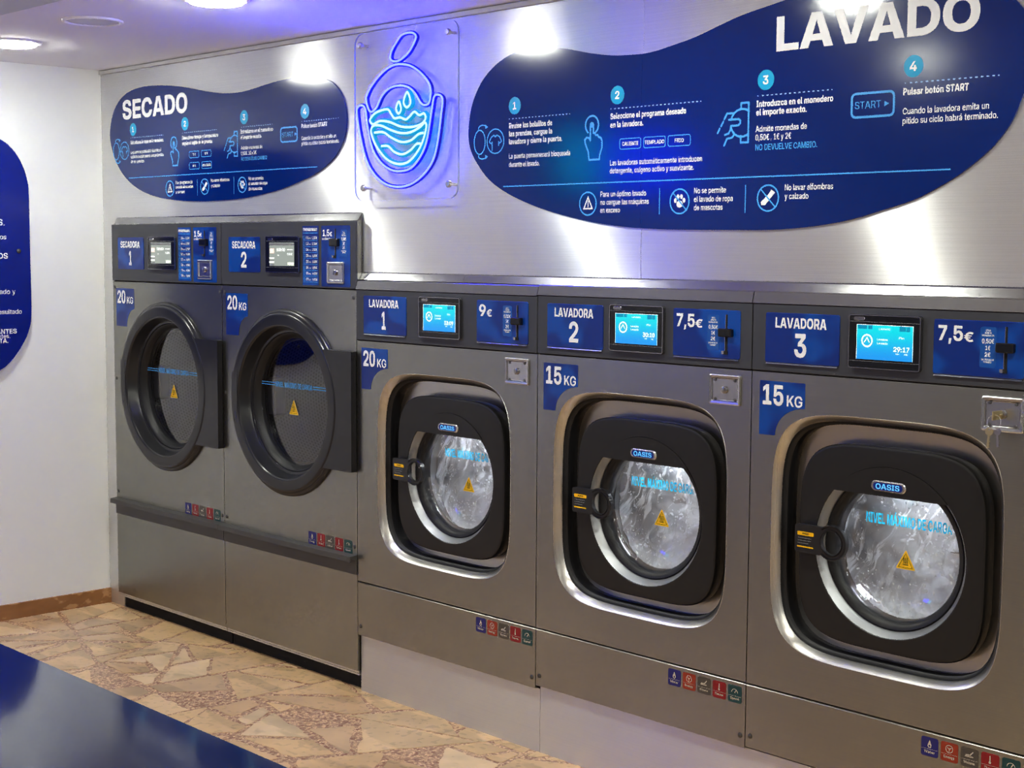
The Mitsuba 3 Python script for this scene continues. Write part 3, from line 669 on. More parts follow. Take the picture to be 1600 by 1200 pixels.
def warning(t, x, z, w, h, y):
    g = Polygon([(x - w / 2, z - h / 2), (x + w / 2, z - h / 2), (x, z + h / 2)]).buffer(.002)
    k = put(t + '__hot_sign', ext(g.buffer(.0012), y - .0006, y), 'outline_white')
    put(t + '__hot_sign_face', flat(g, y - .0012), 'print_amber')
    L = [sbox(x - .17 * w, z - .30 * h, x + .17 * w, z - .25 * h)]
    for q in (-.10, 0, .10): L.append(stroke([(x + q * w + .025 * w * math.sin(v * 7), z - .19 * h + .32 * h * v) for v in np.linspace(0, 1, 9)], .042 * w))
    L.append(g.buffer(-.0045, join_style='mitre').exterior.buffer(.0006))
    put(t + '__hot_symbol', flat(many(L), y - .0018), 'print_black')

def grad(z0, z1, lo, hi):
    def fn(p, n, uv): return mix(lo, hi, smoothstep(0.0, 1.0, uv.y)) * K
    return proc(fn)

# ------------------------------------------------------------------ washing machines
WDOOR_Y = 0.037
def washer(name_i, X, wd, dx, px, ztop, zbot, number, kg, price, clock, tdx, label):
    t = thing('washing_machine', label, 'washing machine', 'washing machines in a row')
    g = .0015
    # casing
    put(t + '__casing', box_body(X + g, X + wd - g, zbot, ztop - .004, .006), 'case_steel')
    cx, cz = .434 + dx, .878
    hole = Polygon(ring_se(cx, cz, .356, .347))
    fp = sbox(g, .419, wd - g, 1.329).difference(hole)
    put(t + '__front_panel', sheet_front(X, fp, 1.333, g, wd - g), 'case_steel', uv=True)
    put(t + '__lower_panel', sheet_front(X, sbox(g, zbot, wd - g, .411), .415, g, wd - g), 'case_steel', uv=True)
    v = np.array([[X + g, -.006, ztop - .0345], [X + wd - g, -.006, ztop - .0345], [X + wd - g, .003, ztop - .004], [X + g, .003, ztop - .004], [X + wd - g, .006, ztop - .001], [X + g, .006, ztop - .001], [X + wd - g, .4, ztop], [X + g, .4, ztop], [X + wd - g, .003, ztop - .0365], [X + g, .003, ztop - .0365]])
    put(t + '__top_cap', trimesh.Trimesh(v, [[0, 1, 2], [0, 2, 3], [3, 2, 4], [3, 4, 5], [5, 4, 6], [5, 6, 7], [9, 8, 1], [9, 1, 0]], process=False), 'cap_steel')
    put(t + '__control_panel', plate(X + g, X + wd - g, 1.3335, ztop - .036, .003, -.003, .006, .0015), 'panel_dark', smooth=30)
    screw(t, X, [(.018, zbot + .035), (wd - .018, zbot + .035)])
    # control panel
    ex = dx * 2 - px if False else 0
    numbers(t, X, .048, .295, 1.359, 1.499, 'LAVADORA', number, .083, .254, 1.457, .029, 1.377, .066)
    d0, d1, e0, e1 = .331 + dx, .547 + dx, 1.361, 1.503
    put(t + '__display', plate(X + d0, X + d1, e0, e1, .006, -.014, -.003, .002), 'gloss_black', smooth=30)
    ra, rb = rrect(d0 - .001, d1 + .001, e0 - .001, e1 + .001, .007), rrect(d0 + .0018, d1 - .0018, e0 + .0018, e1 - .0018, .005)
    put(t + '__display__frame', ext(ra.difference(rb), -.0155, -.004, X), 'trim_steel')
    put(t + '__display__trim_line', flat(many([sbox(d0 + .002, e1 - .0185, d1 - .002, e1 - .0175), sbox(d0 + .002, e0 + .0185, d1 - .002, e0 + .0195)]), -.0146, X), 'print_grey')
    put(t + '__display__badge', plate(X + d0 + .014, X + d0 + .048, e1 - .0155, e1 - .0045, .005, -.0155, -.014, .001), 'trim_steel', smooth=30)
    s0, s1, q0, q1 = .3555 + dx, .527 + dx, 1.385, 1.478
    sm = flat(sbox(s0, q0, s1, q1), -.0150, X)
    scene[t + '__display__screen'] = mikit.ply(sm, 'mat_gloss_black', uv=(sm.vertices[:, [0, 2]] - sm.vertices[:, [0, 2]].min(0)) / [s1 - s0, q1 - q0], emitter=area(grad(q0, q1, (0.012, 0.34, 0.92), (0.0, 0.80, 0.86)), .4))
    W = s1 - s0
    gr = [text(clock, s0 + .80 * W, q0 + .024, .0135, .28 * W, 800, 'c', px=72), oval(s0 + .19 * W, q0 + .050, .0155, .0155, .0045, 30), stroke([(s0 + .14 * W, q0 + .046), (s0 + .19 * W, q0 + .058), (s0 + .23 * W, q0 + .046)], .003),
          text('Lavadora', s0 + .37 * W, q0 + .052, .006, .19 * W, 700, px=48), text('Lavado', s0 + .37 * W, q0 + .042, .006, .19 * W, 700, px=48), text('LAVADO', s0 + .5 * W, q1 - .013, .005, .2 * W, 600, 'c', px=48),
          text('Fin', s0 + .80 * W, q0 + .058, .006, .09 * W, 600, 'c', px=48), text('min', s0 + .73 * W, q0 + .017, .004, .06 * W, 600, 'c', px=48), text('seg', s0 + .88 * W, q0 + .017, .004, .06 * W, 600, 'c', px=48), sbox(s0, q1 - .0012, s1, q1), sbox(s0, q0, s0 + .0012, q1), sbox(s1 - .0012, q0, s1, q1)]
    scene[t + '__display__graphics'] = mikit.ply(flat(many(gr), -.0156, X), 'mat_print_white', emitter=area((0.80, 0.95, 0.98), .1))
    for ta, tb, th in ((s0 + .004, s0 + .19 * W, .012), (s0 + .21 * W, s0 + .28 * W, .012), (s1 - .24 * W, s1 - .13 * W, .015), (s1 - .12 * W, s1 - .01, .015)):
        put(t + '__display__menu_tab', flat(sbox(ta, q1 - th, tb, q1 - .001), -.0153, X), 'print_teal')
    p0, p1 = .580 + px, .831 + px
    put(t + '__price_plate', plate(X + p0, X + p1, 1.359, 1.500, .006, -.006, -.003), 'plate_blue', smooth=30)
    lip(t, 'price_plate', X + p0 + .004, X + p1 - .004, 1.358)
    num, eur = price
    o = p0 + .014
    put(t + '__price_plate__lettering', flat(many([text(num, o, 1.446, .039, .070 if len(num) > 1 else .034, 800, px=110), text('€', o + (.072 if len(num) > 1 else .037), 1.446, .024, .027, 800, px=90)]), -.0068, X), 'print_white')
    i0, i1 = .7115 + px, .7555 + px; ic = (i0 + i1) / 2
    put(t + '__coin_notice', ext(rrect(i0, i1, 1.383, 1.485, .006), -.0066, -.006, X), 'info_blue')
    put(t + '__coin_notice__lettering', flat(many([text('SÓLO', ic, 1.4745, .0045, .013, 700, 'c', px=48), text('ADMITE', ic, 1.4680, .0045, .019, 700, 'c', px=48), text('MONEDAS DE:', ic, 1.4615, .0045, .034, 700, 'c', px=48), text('0,50€', ic, 1.444, .0115, .033, 700, 'c', px=64), text('1€', ic, 1.427, .0115, .013, 700, 'c', px=64), text('2€', ic, 1.410, .0115, .016, 700, 'c', px=64), text('NO DEVUELVE', ic, 1.4010, .0045, .034, 700, 'c', px=48), text('CAMBIO', ic, 1.3948, .0045, .021, 700, 'c', px=48)]), -.0072, X), 'print_white')
    sx = .783 + px
    put(t + '__coin_slot', [ext(sbox(sx - .0022, 1.445, sx + .0022, 1.487), -.0068, -.006, X)], 'void_black')
    put(t + '__coin_slot__edge', [ext(sbox(sx - .0034, 1.445, sx - .0022, 1.487), -.0085, -.006, X), ext(sbox(sx - .0055, 1.380, sx - .0042, 1.424), -.0085, -.006, X)], 'chrome')
    coin_button(t, 'coin_button', X, sx - .024, sx + .024, 1.423, 1.447)
    put(t + '__coin_return', [ext(sbox(sx - .0042, 1.380, sx + .0032, 1.424), -.0068, -.006, X), ext(sbox(sx - .012, 1.372, sx + .004, 1.381), -.010, -.006, X)], 'void_black')
    put(t + '__coin_return__cup', ext(sbox(sx - .013, 1.373, sx - .004, 1.382), -.014, -.006, X), 'chrome')
    # coin box door
    b0, b1 = .720 + px, .835 + px
    lock_plate(t, X, b0, b1, 1.225, 1.312, [(b0 + .022, 1.296), (b1 - .022, 1.296), (b0 + .022, 1.241), (b1 - .022, 1.241)])
    # stickers
    kg_sticker(t, X, .029, .184, 1.305, 1.234, 1.151, .084, kg)
    icons(t, X, .577 + px, .401)
    # door opening: flared steel rim, rubber wall, steel dish
    se = lambda a, b, n=4.6: ring_se(X + cx, cz, a, b, n)
    put(t + '__door_rim', loft([(se(.358, .349), .001), (se(.357, .348), -.0012), (se(.3555, .3465), -.0010), (se(.346, .337), .009), (se(.339, .330), .024)]), 'bezel_steel', smooth=50)
    put(t + '__door_gasket', loft([(se(.339, .330), .024), (se(.337, .328), .034), (se(.330, .321), .040), (se(.333, .324), .050), (se(.328, .319), .058), (se(.330, .321), .085)]), 'rubber', smooth=50)
    put(t + '__door_dish', loft([(se(.331, .322), .083), (se(.322, .313), .0845), (se(.296, .287), .086), (se(.27, .26), .089)]), 'dish_steel', smooth=50)
    # door
    dc, dz = .434 + dx, .866
    D = t + '__door'
    rr = lambda a, b, n=4.4: ring_se(X + dc, dz, a, b, n, 160)
    RX, RZ = X + dc + .001, .860
    y0 = WDOOR_Y
    def ring_to(r, y): return np.c_[RX + r * np.cos(np.arange(160) * 2 * math.pi / 160), RZ + r * np.sin(np.arange(160) * 2 * math.pi / 160)], y
    put(D, loft([(rr(.284, .276), .092), (rr(.288, .280), .070), (rr(.289, .281), y0 + .010), (rr(.286, .278), y0 + .003), (rr(.280, .272), y0), ring_to(.2345, y0), ring_to(.2325, y0 + .002)]), 'door_black', smooth=30)
    put(D + '__steel_ring', lathe(RX, RZ, [(.2325, y0 + .002), (.228, y0 + .008), (.216, y0 + .026), (.214, y0 + .034)], 128), 'ring_steel', smooth=50)
    put(D + '__seal', lathe(RX, RZ, [(.215, y0 + .030), (.212, y0 + .024), (.203, y0 + .026), (.194, y0 + .036), (.190, y0 + .046), (.189, y0 + .075)], 128), 'rubber', smooth=50)
    gy = y0 + .046
    gl = lathe(RX, RZ, [(.190, gy), (.16, gy - .004), (.10, gy - .007), (.05, gy - .0085), (.0005, gy - .009)], 72)
    put(D + '__glass', gl, 'pane', smooth=True)
    put(D + '__glass_bowl', lathe(RX, RZ, [(.1885, gy + .001), (.183, gy + .012), (.1835, gy + .016), (.176, gy + .026), (.1765, gy + .030), (.168, gy + .042), (.160, gy + .050), (.12, gy + .062), (.06, gy + .068), (.0005, gy + .069)], 72), 'pane', smooth=True)
    # segment cover over the top of the ring with the badge
    zc = 1.014
    half = math.sqrt(.2335 ** 2 - (zc - RZ) ** 2)
    a0 = math.atan2(zc - RZ, half)
    seg = Polygon([(RX + .2335 * math.cos(u), RZ + .2335 * math.sin(u)) for u in np.linspace(a0, math.pi - a0, 40)])
    put(D + '__badge_cover', ext(seg, y0 - .003, y0 + .02), 'door_black')
    bx_, bz_ = RX, 1.0415
    put(D + '__badge', plate(bx_ - .054, bx_ + .054, bz_ - .0145, bz_ + .0145, .0140, y0 - .007, y0 - .003, .003), 'chrome', smooth=30)
    scene[D + '__badge_window'] = mikit.ply(flat(rrect(bx_ - .045, bx_ + .045, bz_ - .010, bz_ + .010, .009), y0 - .0076), 'mat_gloss_black', emitter=area((.001, .012, .12), .1))
    scene[D + '__badge_lettering'] = mikit.ply(flat(text('OASIS', bx_, bz_ - .0075, .015, .074, 700, 'c', px=80), y0 - .0082), 'mat_gloss_black', emitter=area((.14, .66, 1.3), .1))
    # handle: plate with a ring
    hx, hz, hy = X + .272 + dx, .868, .012
    ringo, ringi = disc(hx, hz, .0485), disc(hx, hz, .0345)
    hp = union_all([rrect(hx - .121, hx - .030, hz - .040, hz + .040, .008), ringo]).buffer(.008).buffer(-.008).difference(ringi)
    put(D + '__handle', [ext(hp, hy, hy + .014), bx(hx - .11, hx - .06, hy + .012, y0 + .02, hz - .03, hz + .03)], 'plastic_dark')
    put(D + '__handle_rim', [tube(np.c_[hx + .0465 * np.cos(u), np.full(40, hy - .001), hz + .0465 * np.sin(u)], .003, False, 6) for u in [np.linspace(-2.3, 2.3, 40)]] + [tube(np.c_[hx + .0355 * np.cos(u), np.full(48, hy - .0005), hz + .0355 * np.sin(u)], .002, True, 6) for u in [np.arange(48) * 2 * math.pi / 48]], 'gloss_black', smooth=50)
    put(D + '__handle_sticker', flat(rrect(hx - .112, hx - .057, hz + .009, hz + .020, .003), hy - .0008), 'print_yellow')
    put(D + '__handle_stripe', flat(rrect(hx - .112, hx - .058, hz - .025, hz - .021, .001), hy - .0008), 'print_yellow')
    put(D + '__handle_lettering', flat(many([sbox(hx - .110, hz + .001 - .0075 * i, hx - (.064, .066, .074)[i], hz + .0028 - .0075 * i) for i in range(3)]), hy - .0008), 'print_grey')
    put(D + '__handle_caution', flat(text('AVISO', hx - .084, hz + .012, .0055, .022, 800, 'c', px=48), hy - .0014), 'print_black')
    # print on the glass
    xt = RX + tdx
    full = Polygon(circ(RX, RZ, .187, 60))
    put(D + '__level_lettering', flat(text('NIVEL MÁXIMO DE CARGA', xt + .040, .9315, .0285, .262, 700, 'c', px=90).intersection(full), gy - .011), 'print_cyan')
    warning(D, RX + tdx + .036, .843, .052, .046, gy - .011)
    # inside: drum, whirling water, its lamp, drops on the glass
    put(t + '__drum', lathe(RX, RZ, [(.189, gy + .030), (.24, gy + .060), (.245, gy + .30), (.0005, gy + .31)], 72), 'drum_steel', smooth=40)
    nr, na = 26, 110
    V, U, F = [], [], []
    for i in range(nr + 1):
        for j in range(na):
            r, a = .238 * (i + .02) / nr, 2 * math.pi * j / na
            V.append((RX + r * math.cos(a), 0.0, RZ + r * math.sin(a))); U.append((a, r / .238))
    V, U = np.array(V), np.array(U)
    h = meshkit.fbm(np.c_[np.cos(U[:, 0]) * 3.5 * U[:, 1] + 3 * name_i, np.sin(U[:, 0]) * 3.5 * U[:, 1], U[:, 1] * 5], 4, 11 + name_i) * .6 + .35 * meshkit.fbm(np.c_[np.cos(U[:, 0]) * 9 * U[:, 1], np.sin(U[:, 0]) * 9 * U[:, 1] + 5 * name_i, U[:, 1] * 9], 3, 31)
    V[:, 1] = gy + .125 - .045 * h + .05 * (1 - U[:, 1]) ** 2
    for i in range(nr):
        for j in range(na):
            A, B, C, E = i * na + j, i * na + (j + 1) % na, (i + 1) * na + (j + 1) % na, (i + 1) * na + j
            F += [(A, B, C), (A, C, E)]
    mw = trimesh.Trimesh(V, F, process=False)
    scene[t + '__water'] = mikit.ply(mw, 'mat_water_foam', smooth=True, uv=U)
    m = trimesh.creation.box(extents=[.16, .012, .006]); m.apply_translation([RX, gy + .045, 1.020]); 
    m = trimesh.Trimesh(m.vertices, m.faces[(m.face_normals[:, 2] < -.5) | (m.face_normals[:, 1] > .5)], process=True)
    scene[t + '__drum_lamp'] = mikit.ply(m, 'mat_lamp_trim', emitter=area([DRUM_LAMP * c for c in (.93, .97, 1.0)], 1.5))
    dm, R = [], random.Random(40 + name_i)
    for _ in range(260):
        a = R.uniform(-.4, 1.9) if R.random() < .5 else R.uniform(3.4, 5.6)
        r = .182 * math.sqrt(R.uniform(.22, 1.0)); s = R.uniform(.0006, .0026)
        m = trimesh.creation.icosphere(1, s); m.apply_scale([1, .6, R.uniform(1, 1.7)]); m.apply_translation([RX + r * math.cos(a), gy + .004, RZ + r * math.sin(a)]); dm.append(m)
    k = put(t + '__water_drops', dm, 'droplet', smooth=True); labels[k] = {'kind': 'stuff', 'label': 'drops of water on the porthole glass'}
    return t

washer(0, W1X, .962, .045, .090, 1.5558, .2103, '1', '20', ('9', '€'), '33:09', .032, 'washing machine numbered LAVADORA 1, priced 9€ with a 20 KG sticker, next to the dryers')
washer(1, W2X, .872, .0, .0, 1.5586, .2220, '2', '15', ('7,5', '€'), '30:10', .010, 'middle washing machine numbered LAVADORA 2, priced 7,5€, showing 30:10')
w3 = washer(2, W3X, .872, .0, .0, 1.5586, .2280, '3', '15', ('7,5', '€'), '29:17', .0, 'nearest washing machine numbered LAVADORA 3, with keys hanging from its coin box')

t = thing('steel_plinth', 'pale brushed steel plinth standing on the floor under the washing machines', 'plinth')
put(t + '__front_panel', [ext(sbox(1.822, FZ, 2.7895, .2085), .012, .018)], 'plinth_steel', uv=True)
put(t + '__front_panel', [ext(sbox(2.7905, FZ, 4.53, .2200), .0125, .0185)], 'plinth_steel', uv=True)
put(t + '__back_rail', bx(1.83, 4.52, .020, .028, FZ, .20), 'bar_grey')

# keys in the lock of the third washer's coin box
t = thing('key_bunch', 'small bunch of keys hanging from the coin box of washing machine LAVADORA 3', 'keys')
kx, kz, ky = W3X + .7775, 1.2685, -.009
def key_mesh(x, z, y, L, bow, ang):
    g = union_all([disc(0, 0, bow), sbox(-.003, -L, .003, 0), sbox(0, -L * .95, .005, -L * .9), sbox(0, -L * .8, .0045, -L * .72), sbox(0, -L * .62, .005, -L * .55)]).difference(disc(0, bow * .45, bow * .25))
    g = affinity.rotate(g, ang, origin=(0, 0))
    return ext(affinity.translate(g, x, z), y - .0011, y + .0011)
kb = union_all([rrect(-.0105, .0105, -.0015, .0015, .0014)])
put(t + '__key', [bx(kx - .0012, kx + .0012, ky - .045, ky, kz - .011, kz + .011), trimesh.creation.cylinder(radius=.003, segment=[[kx, ky - .012, kz], [kx, ky + .0005, kz]], sections=12)], 'brass')
rc = (kx, ky - .036, kz - .016)
put(t + '__ring', tube(np.array([(rc[0] + .018 * math.cos(a), rc[1] + .004 * math.sin(a), rc[2] + .018 * math.sin(a)) for a in np.arange(36) * 2 * math.pi / 36]), .0011, True, 6), 'chrome', smooth=True)
put(t + '__key', key_mesh(kx - .012, kz - .040, ky - .036, .042, .0105, -4), 'brass')
put(t + '__key', key_mesh(kx + .008, kz - .038, ky - .032, .040, .010, 3), 'chrome')

# ------------------------------------------------------------------ dryers
def dryer(X, number, label):
    t = thing('clothes_dryer', label, 'dryer', 'clothes dryers')
    wd, g, ztop, zb = .9085, .0015, 1.776, .055
    put(t + '__casing', box_body(X + g, X + wd - g, zb, ztop, .006), 'case_steel')
    cx, cz = .456, 1.061
    hole = disc(cx, cz, .33)
    put(t + '__front_panel', sheet_front(X, sbox(g, .505, wd - g, 1.515).difference(hole), 1.519, g, wd - g), 'case_steel', uv=True)
    put(t + '__lower_panel', ext(sbox(g, zb + .012, wd - g, .502), 0.0, .0045, X), 'case_steel', uv=True)
    put(t + '__bottom_lip', bx(X + g, X + wd - g, .006, .03, zb - .006, zb + .011), 'plinth_steel')
    put(t + '__gap_shade', bx(X + .004, X + wd - .004, .034, .040, FZ, zb), 'void_black')  # added black sheet standing in for the shade in the gap underneath
    for fx in (.05, wd - .03):
        put(t + '__foot', trimesh.creation.cylinder(radius=.016, segment=[[X + fx, .060, FZ], [X + fx, .060, zb]], sections=16), 'rubber', smooth=40)
    put(t + '__control_panel', plate(X + g, X + wd - g, 1.521, ztop - .001, .003, -.003, .006, .0015), 'panel_dark', smooth=30)
    screw(t, X, [(.018, 1.49), (wd - .018, 1.488), (.018, .545), (wd - .018, .545), (.018, 1.07)])
    # lint drawer bar: flat strip with a hooked lip along its top
    prof = [(.0, .440), (-.006, .440), (-.006, .497), (-.030, .505), (-.032, .492), (-.036, .492), (-.035, .512), (.0, .516)]
    m = trimesh.creation.extrude_polygon(Polygon(prof), wd - .004, engine='earcut')
    v = m.vertices; m.vertices = np.c_[X + .002 + v[:, 2], v[:, 0], v[:, 1]]; m.invert()
    put(t + '__drawer_bar', m, 'bar_grey')
    # control panel
    numbers(t, X, .060, .287, 1.573, 1.717, 'SECADORA', number, .089, .257, 1.670, .029, 1.592, .064, edge=False)
    d0, d1, e0, e1 = .341, .563, 1.577, 1.717
    put(t + '__display', plate(X + d0, X + d1, e0, e1, .006, -.014, -.003, .002), 'gloss_black', smooth=30)
    put(t + '__display__frame', ext(rrect(d0 - .001, d1 + .001, e0 - .001, e1 + .001, .007).difference(rrect(d0 + .0016, d1 - .0016, e0 + .0016, e1 - .0016, .005)), -.0155, -.004, X), 'trim_steel')
    put(t + '__display__trim_line', flat(many([sbox(d0 + .002, e1 - .0185, d1 - .002, e1 - .0175), sbox(d0 + .002, e0 + .0185, d1 - .002, e0 + .0195)]), -.0146, X), 'print_grey')
    put(t + '__display__badge', plate(X + d0 + .014, X + d0 + .048, e1 - .0155, e1 - .0045, .005, -.0155, -.014, .001), 'trim_steel', smooth=30)
    s0, s1, q0, q1 = .367, .535, 1.602, 1.694; W = s1 - s0
    scene[t + '__display__screen'] = mikit.ply(flat(sbox(s0, q0, s1, q1), -.0150, X), 'mat_gloss_black', emitter=area((.36, .40, .35), .3))
    gr = [text('000:00', s0 + .47 * W, q0 + .058, .012, .34 * W, 700, 'c', px=72), text('0,00€', s0 + .83 * W, q0 + .043, .008, .20 * W, 700, 'c', px=56), sbox(s0 + .34 * W, q0 + .040, s0 + .39 * W, q0 + .044), sbox(s0 + .72 * W, q0 + .062, s0 + .95 * W, q0 + .065), sbox(s0, q0 + .012, s0 + .20 * W, q0 + .018), sbox(s0, q0 + .028, s0 + .20 * W, q0 + .033)]
    scene[t + '__display__graphics'] = mikit.ply(flat(many(gr), -.0156, X), 'mat_print_white', emitter=area((.85, .88, .82), .1))
    put(t + '__display__menu_bar', flat(many([sbox(s0, q1 - .012, s0 + .78 * W, q1 - .002), sbox(s1 - .2 * W, q1 - .012, s1 - .12 * W, q1 - .002), sbox(s1 - .1 * W, q1 - .012, s1, q1 - .002), sbox(s0, q0 + .022, s0 + .2 * W, q0 + .024), sbox(s0, q0 + .002, s0 + .2 * W, q0 + .006)]), -.0154, X), 'print_grey')
    scene[t + '__display__orange_key'] = mikit.ply(flat(sbox(s0 + .004, q0 + .050, s0 + .20 * W, q0 + .068), -.0156, X), 'mat_print_white', emitter=area((.80, .28, .08), .1))
    scene[t + '__display__green_key'] = mikit.ply(flat(sbox(s0 + .74 * W, q0 + .004, s1 - .002, q0 + .015), -.0156, X), 'mat_print_white', emitter=area((.36, .62, .18), .1))
    # list of programmes
    a0, a1 = .575, .678
    put(t + '__programme_plate', ext(sbox(a0, 1.530, a1, 1.758), -.0042, -.003, X), 'plate_blue')
    L, lines = [text('PROGRAMAS', a0 + .0515, 1.738, .0115, .090, 800, 'c', px=64)], [sbox(a0 + .004, 1.7295, a1 - .004, 1.7315)]
    for i, (mn, eu) in enumerate((('10', '1,50'), ('13', '2,00'), ('16', '2,50'), ('20', '3,00'), ('23', '3,50'), ('26', '4,00'), ('30', '4,50'), ('33', '5,00'))):
        z = 1.7075 - i * .0228
        L += [text(mn, a0 + .024, z, .0105, .016, 700, px=56), text('min', a0 + .043, z, .006, .013, 500, px=48), text(eu + '€', a0 + .064, z, .0095, .032, 700, px=56)]
        lines += [sbox(a0 + .004, z - .0065, a1 - .004, z - .0053), rrect(a0 + .006, a0 + .017, z - .002, z + .012, .004).difference(rrect(a0 + .0075, a0 + .0155, z - .0005, z + .0105, .003))]
    put(t + '__programme_plate__lettering', flat(many(L), -.0050, X), 'print_white')
    put(t + '__programme_plate__ruling', flat(many(lines), -.0048, X), 'print_sky')
    # coin plate
    c0, c1 = .697, .876
    put(t + '__price_plate', ext(rrect(c0, c1, 1.527, 1.758, .005), -.0042, -.003, X), 'plate_blue')
    put(t + '__price_plate__lettering', flat(many([text('1,5', c0 + .010, 1.718, .025, .042, 800, px=90), text('€', c0 + .053, 1.718, .016, .016, 800, px=64), text('10 MINUTOS', c0 + .006, 1.704, .0075, .062, 700, px=48)]), -.0050, X), 'print_white')
    i0, i1 = .820, .858; ic = .839
    put(t + '__coin_notice', ext(rrect(i0, i1, 1.641, 1.742, .005), -.0048, -.0042, X), 'info_blue')
    put(t + '__coin_notice__lettering', flat(many([text('SÓLO', ic, 1.731, .0045, .013, 700, 'c', px=48), text('ADMITE', ic, 1.7245, .0045, .018, 700, 'c', px=48), text('MONEDAS', ic, 1.718, .0045, .026, 700, 'c', px=48), text('0,50€', ic, 1.702, .011, .029, 700, 'c', px=56), text('1€', ic, 1.686, .011, .012, 700, 'c', px=56), text('2€', ic, 1.670, .011, .014, 700, 'c', px=56), text('NO DEVUELVE', ic, 1.660, .0045, .031, 700, 'c', px=48), text('CAMBIO', ic, 1.6535, .0045, .020, 700, 'c', px=48)]), -.0054, X), 'print_white')
    put(t + '__coin_slot', [ext(sbox(.7855, 1.64, .7895, 1.745), -.0050, -.0042, X), ext(sbox(.774, 1.636, .789, 1.645), -.009, -.0042, X)], 'void_black')
    put(t + '__coin_slot__edge', [ext(sbox(.7842, 1.64, .7855, 1.745), -.0068, -.0042, X), ext(sbox(.773, 1.637, .7805, 1.646), -.012, -.0042, X)], 'chrome')
    coin_button(t, 'coin_button', X, .760, .812, 1.680, 1.709, -.0042)
    lock_plate(t, X, .735, .843, 1.540, 1.621, [], -.0042)
    # stickers
    kg_sticker(t, X, .029, .189, 1.486, 1.393, 1.313, .122, '20')
    icons(t, X, .597, .5655, (0, 3, 2, 3, 4), ['Energy', 'Thermo', 'Airflow', 'Sensor', 'Speed'])
    # door: ring, cone, glass, hinge block
    D = t + '__door'
    C = lambda prof, N=128, **k: lathe(X + cx, cz, prof, N, **k)
    put(D, C([(.374, .0), (.372, -.010), (.366, -.016), (.360, -.018), (.357, -.024), (.352, -.028), (.345, -.030), (.311, -.030), (.306, -.028), (.302, -.022)]), 'plastic_dark', smooth=35)
    put(D + '__inner_cone', C([(.302, -.022), (.292, .012), (.288, .022), (.279, .024), (.277, .034)]), 'plastic_dark', smooth=35)
    put(D + '__seal', C([(.279, .030), (.276, .028), (.266, .034), (.262, .046), (.258, .048), (.255, .056), (.253, .07)]), 'rubber', smooth=45)
    gy = .056
    put(D + '__glass', lathe(X + cx, cz, [(.256, gy), (.12, gy - .001), (.0005, gy - .0015)], 72), 'pane', smooth=True)
    put(D + '__hinge_block', ext(rrect(.640, .9065, .832, 1.288, .004).difference(disc(cx, cz, .35).buffer(0)), -.0262, -.001, X), 'plastic_dark')
    put(D + '__hinge_pin', [bx(X + .893, X + .9075, -.024, .0, .834, .862), bx(X + .893, X + .9075, -.024, .0, 1.258, 1.286)], 'rubber')
    put(D + '__grip', ext(Polygon([(.112, 1.165), (.152, 1.165), (.148, 1.12), (.150, .99), (.122, .96), (.114, 1.03)]), -.0312, -.0295, X), 'plastic_dark')
    put(D + '__catch', plate(X + .200, X + .262, .985, 1.140, .012, .078, .13, .006), 'rubber', smooth=30)
    zt = 1.1125
    put(D + '__level_lines', flat(many([sbox(.206, zt + .004, .300, zt + .0075), sbox(.206, zt + .0135, .300, zt + .017), sbox(.560, zt + .004, .700, zt + .0075), sbox(.560, zt + .0135, .700, zt + .017)]), gy - .004, X), 'print_sky')
    put(D + '__level_lettering', flat(text('NIVEL MÁXIMO DE CARGA', .4305, zt, .0215, .250, 700, 'c', px=72), gy - .004, X), 'print_sky')
    warning(D, X + .432, 1.036, .055, .053, gy - .004)
    # drum
    N = 120
    def sleeve(r0, y0_, r1, y1_):
        m = lathe(X + cx, cz, [(r0, y0_), (r1, y1_)], N)
        return m
    m = sleeve(.245, .075, .40, .085); put(t + '__drum_front', m, 'rubber', smooth=True)
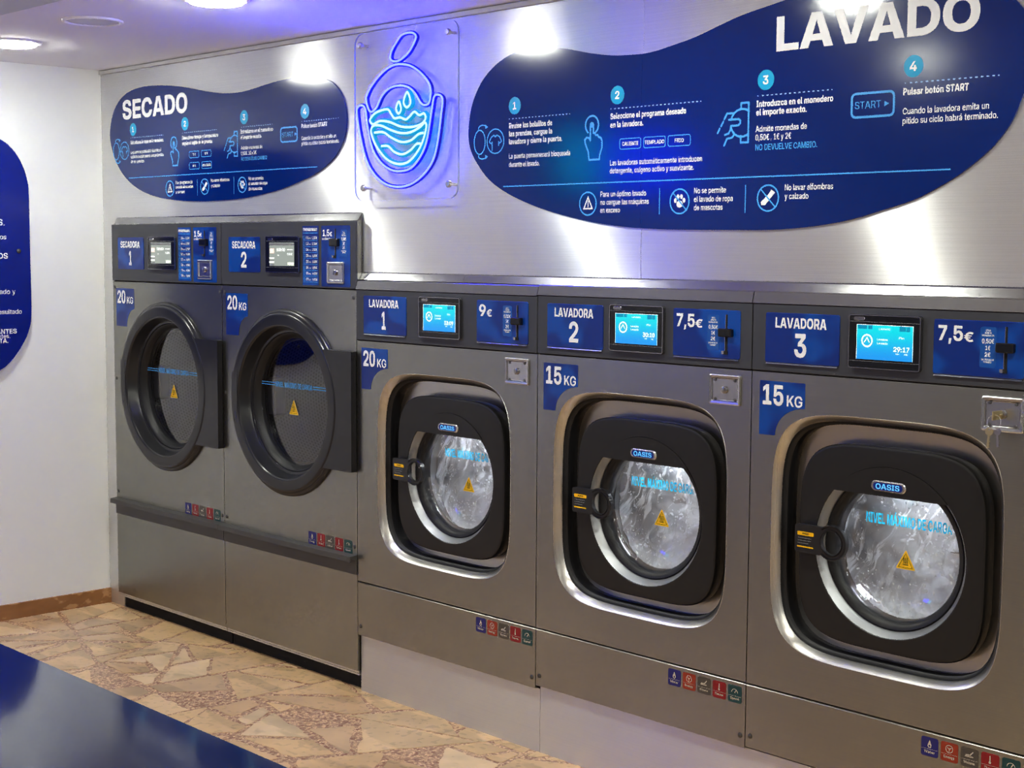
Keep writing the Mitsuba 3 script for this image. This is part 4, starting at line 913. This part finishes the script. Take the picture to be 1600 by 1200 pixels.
    m = sleeve(.39, .085, .39, .66)
    # give the drum a clean seam for its pattern
    a = np.linspace(0, 2 * math.pi, N + 1)
    V = np.vstack([np.c_[X + cx + .385 * np.cos(a), np.full(N + 1, yy), cz + .385 * np.sin(a)] for yy in (.087, .66)])
    U = np.vstack([np.c_[a * .385, np.full(N + 1, yy)] for yy in (.087, .66)])
    F = [f for i in range(N) for f in ((i, i + 1, N + 2 + i), (i, N + 2 + i, N + 1 + i))]
    scene[t + '__drum'] = mikit.ply(trimesh.Trimesh(V, F, process=False), 'mat_dryer_drum', smooth=True, uv=U)
    put(t + '__drum_back', lathe(X + cx, cz, [(.385, .655), (.2, .66), (.0005, .66)], 64), 'panel_dark', smooth=True)
    return t
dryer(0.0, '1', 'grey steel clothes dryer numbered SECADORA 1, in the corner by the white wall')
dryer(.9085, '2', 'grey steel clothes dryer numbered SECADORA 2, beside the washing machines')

# ------------------------------------------------------------------ folding table in the foreground
t = thing('folding_table', 'dark blue glossy laundry folding table in the lower left corner', 'table')
TX0, TX1, TY0, TY1, TZ = 1.1, 5.15, -2.95, -2.105, .85
def slab_xy(x0, x1, y0, y1, z0, z1, r, b):
    def rg(o): return ring_rr(x0 + o, x1 - o, y0 + o, y1 - o, max(r - o, .001))
    m = loft([(rg(b), z0), (rg(0), z0 + b), (rg(0), z1 - b), (rg(b), z1)], cap0=True, cap1=True)
    m.vertices = np.asarray(m.vertices)[:, [0, 2, 1]]
    return m
put(t + '__top', slab_xy(TX0, TX1, TY0, TY1, TZ - .04, TZ, .02, .002), 'table_blue', smooth=30)
for x in (TX0 + .08, TX1 - .14):
    for y in (TY0 + .08, TY1 - .14):
        put(t + '__leg', bx(x, x + .06, y, y + .06, FZ, TZ - .04), 'bar_grey')
put(t + '__apron', [bx(TX0 + .1, TX1 - .1, TY1 - .11, TY1 - .09, TZ - .14, TZ - .04), bx(TX0 + .1, TX1 - .1, TY0 + .09, TY0 + .11, TZ - .14, TZ - .04)], 'bar_grey')
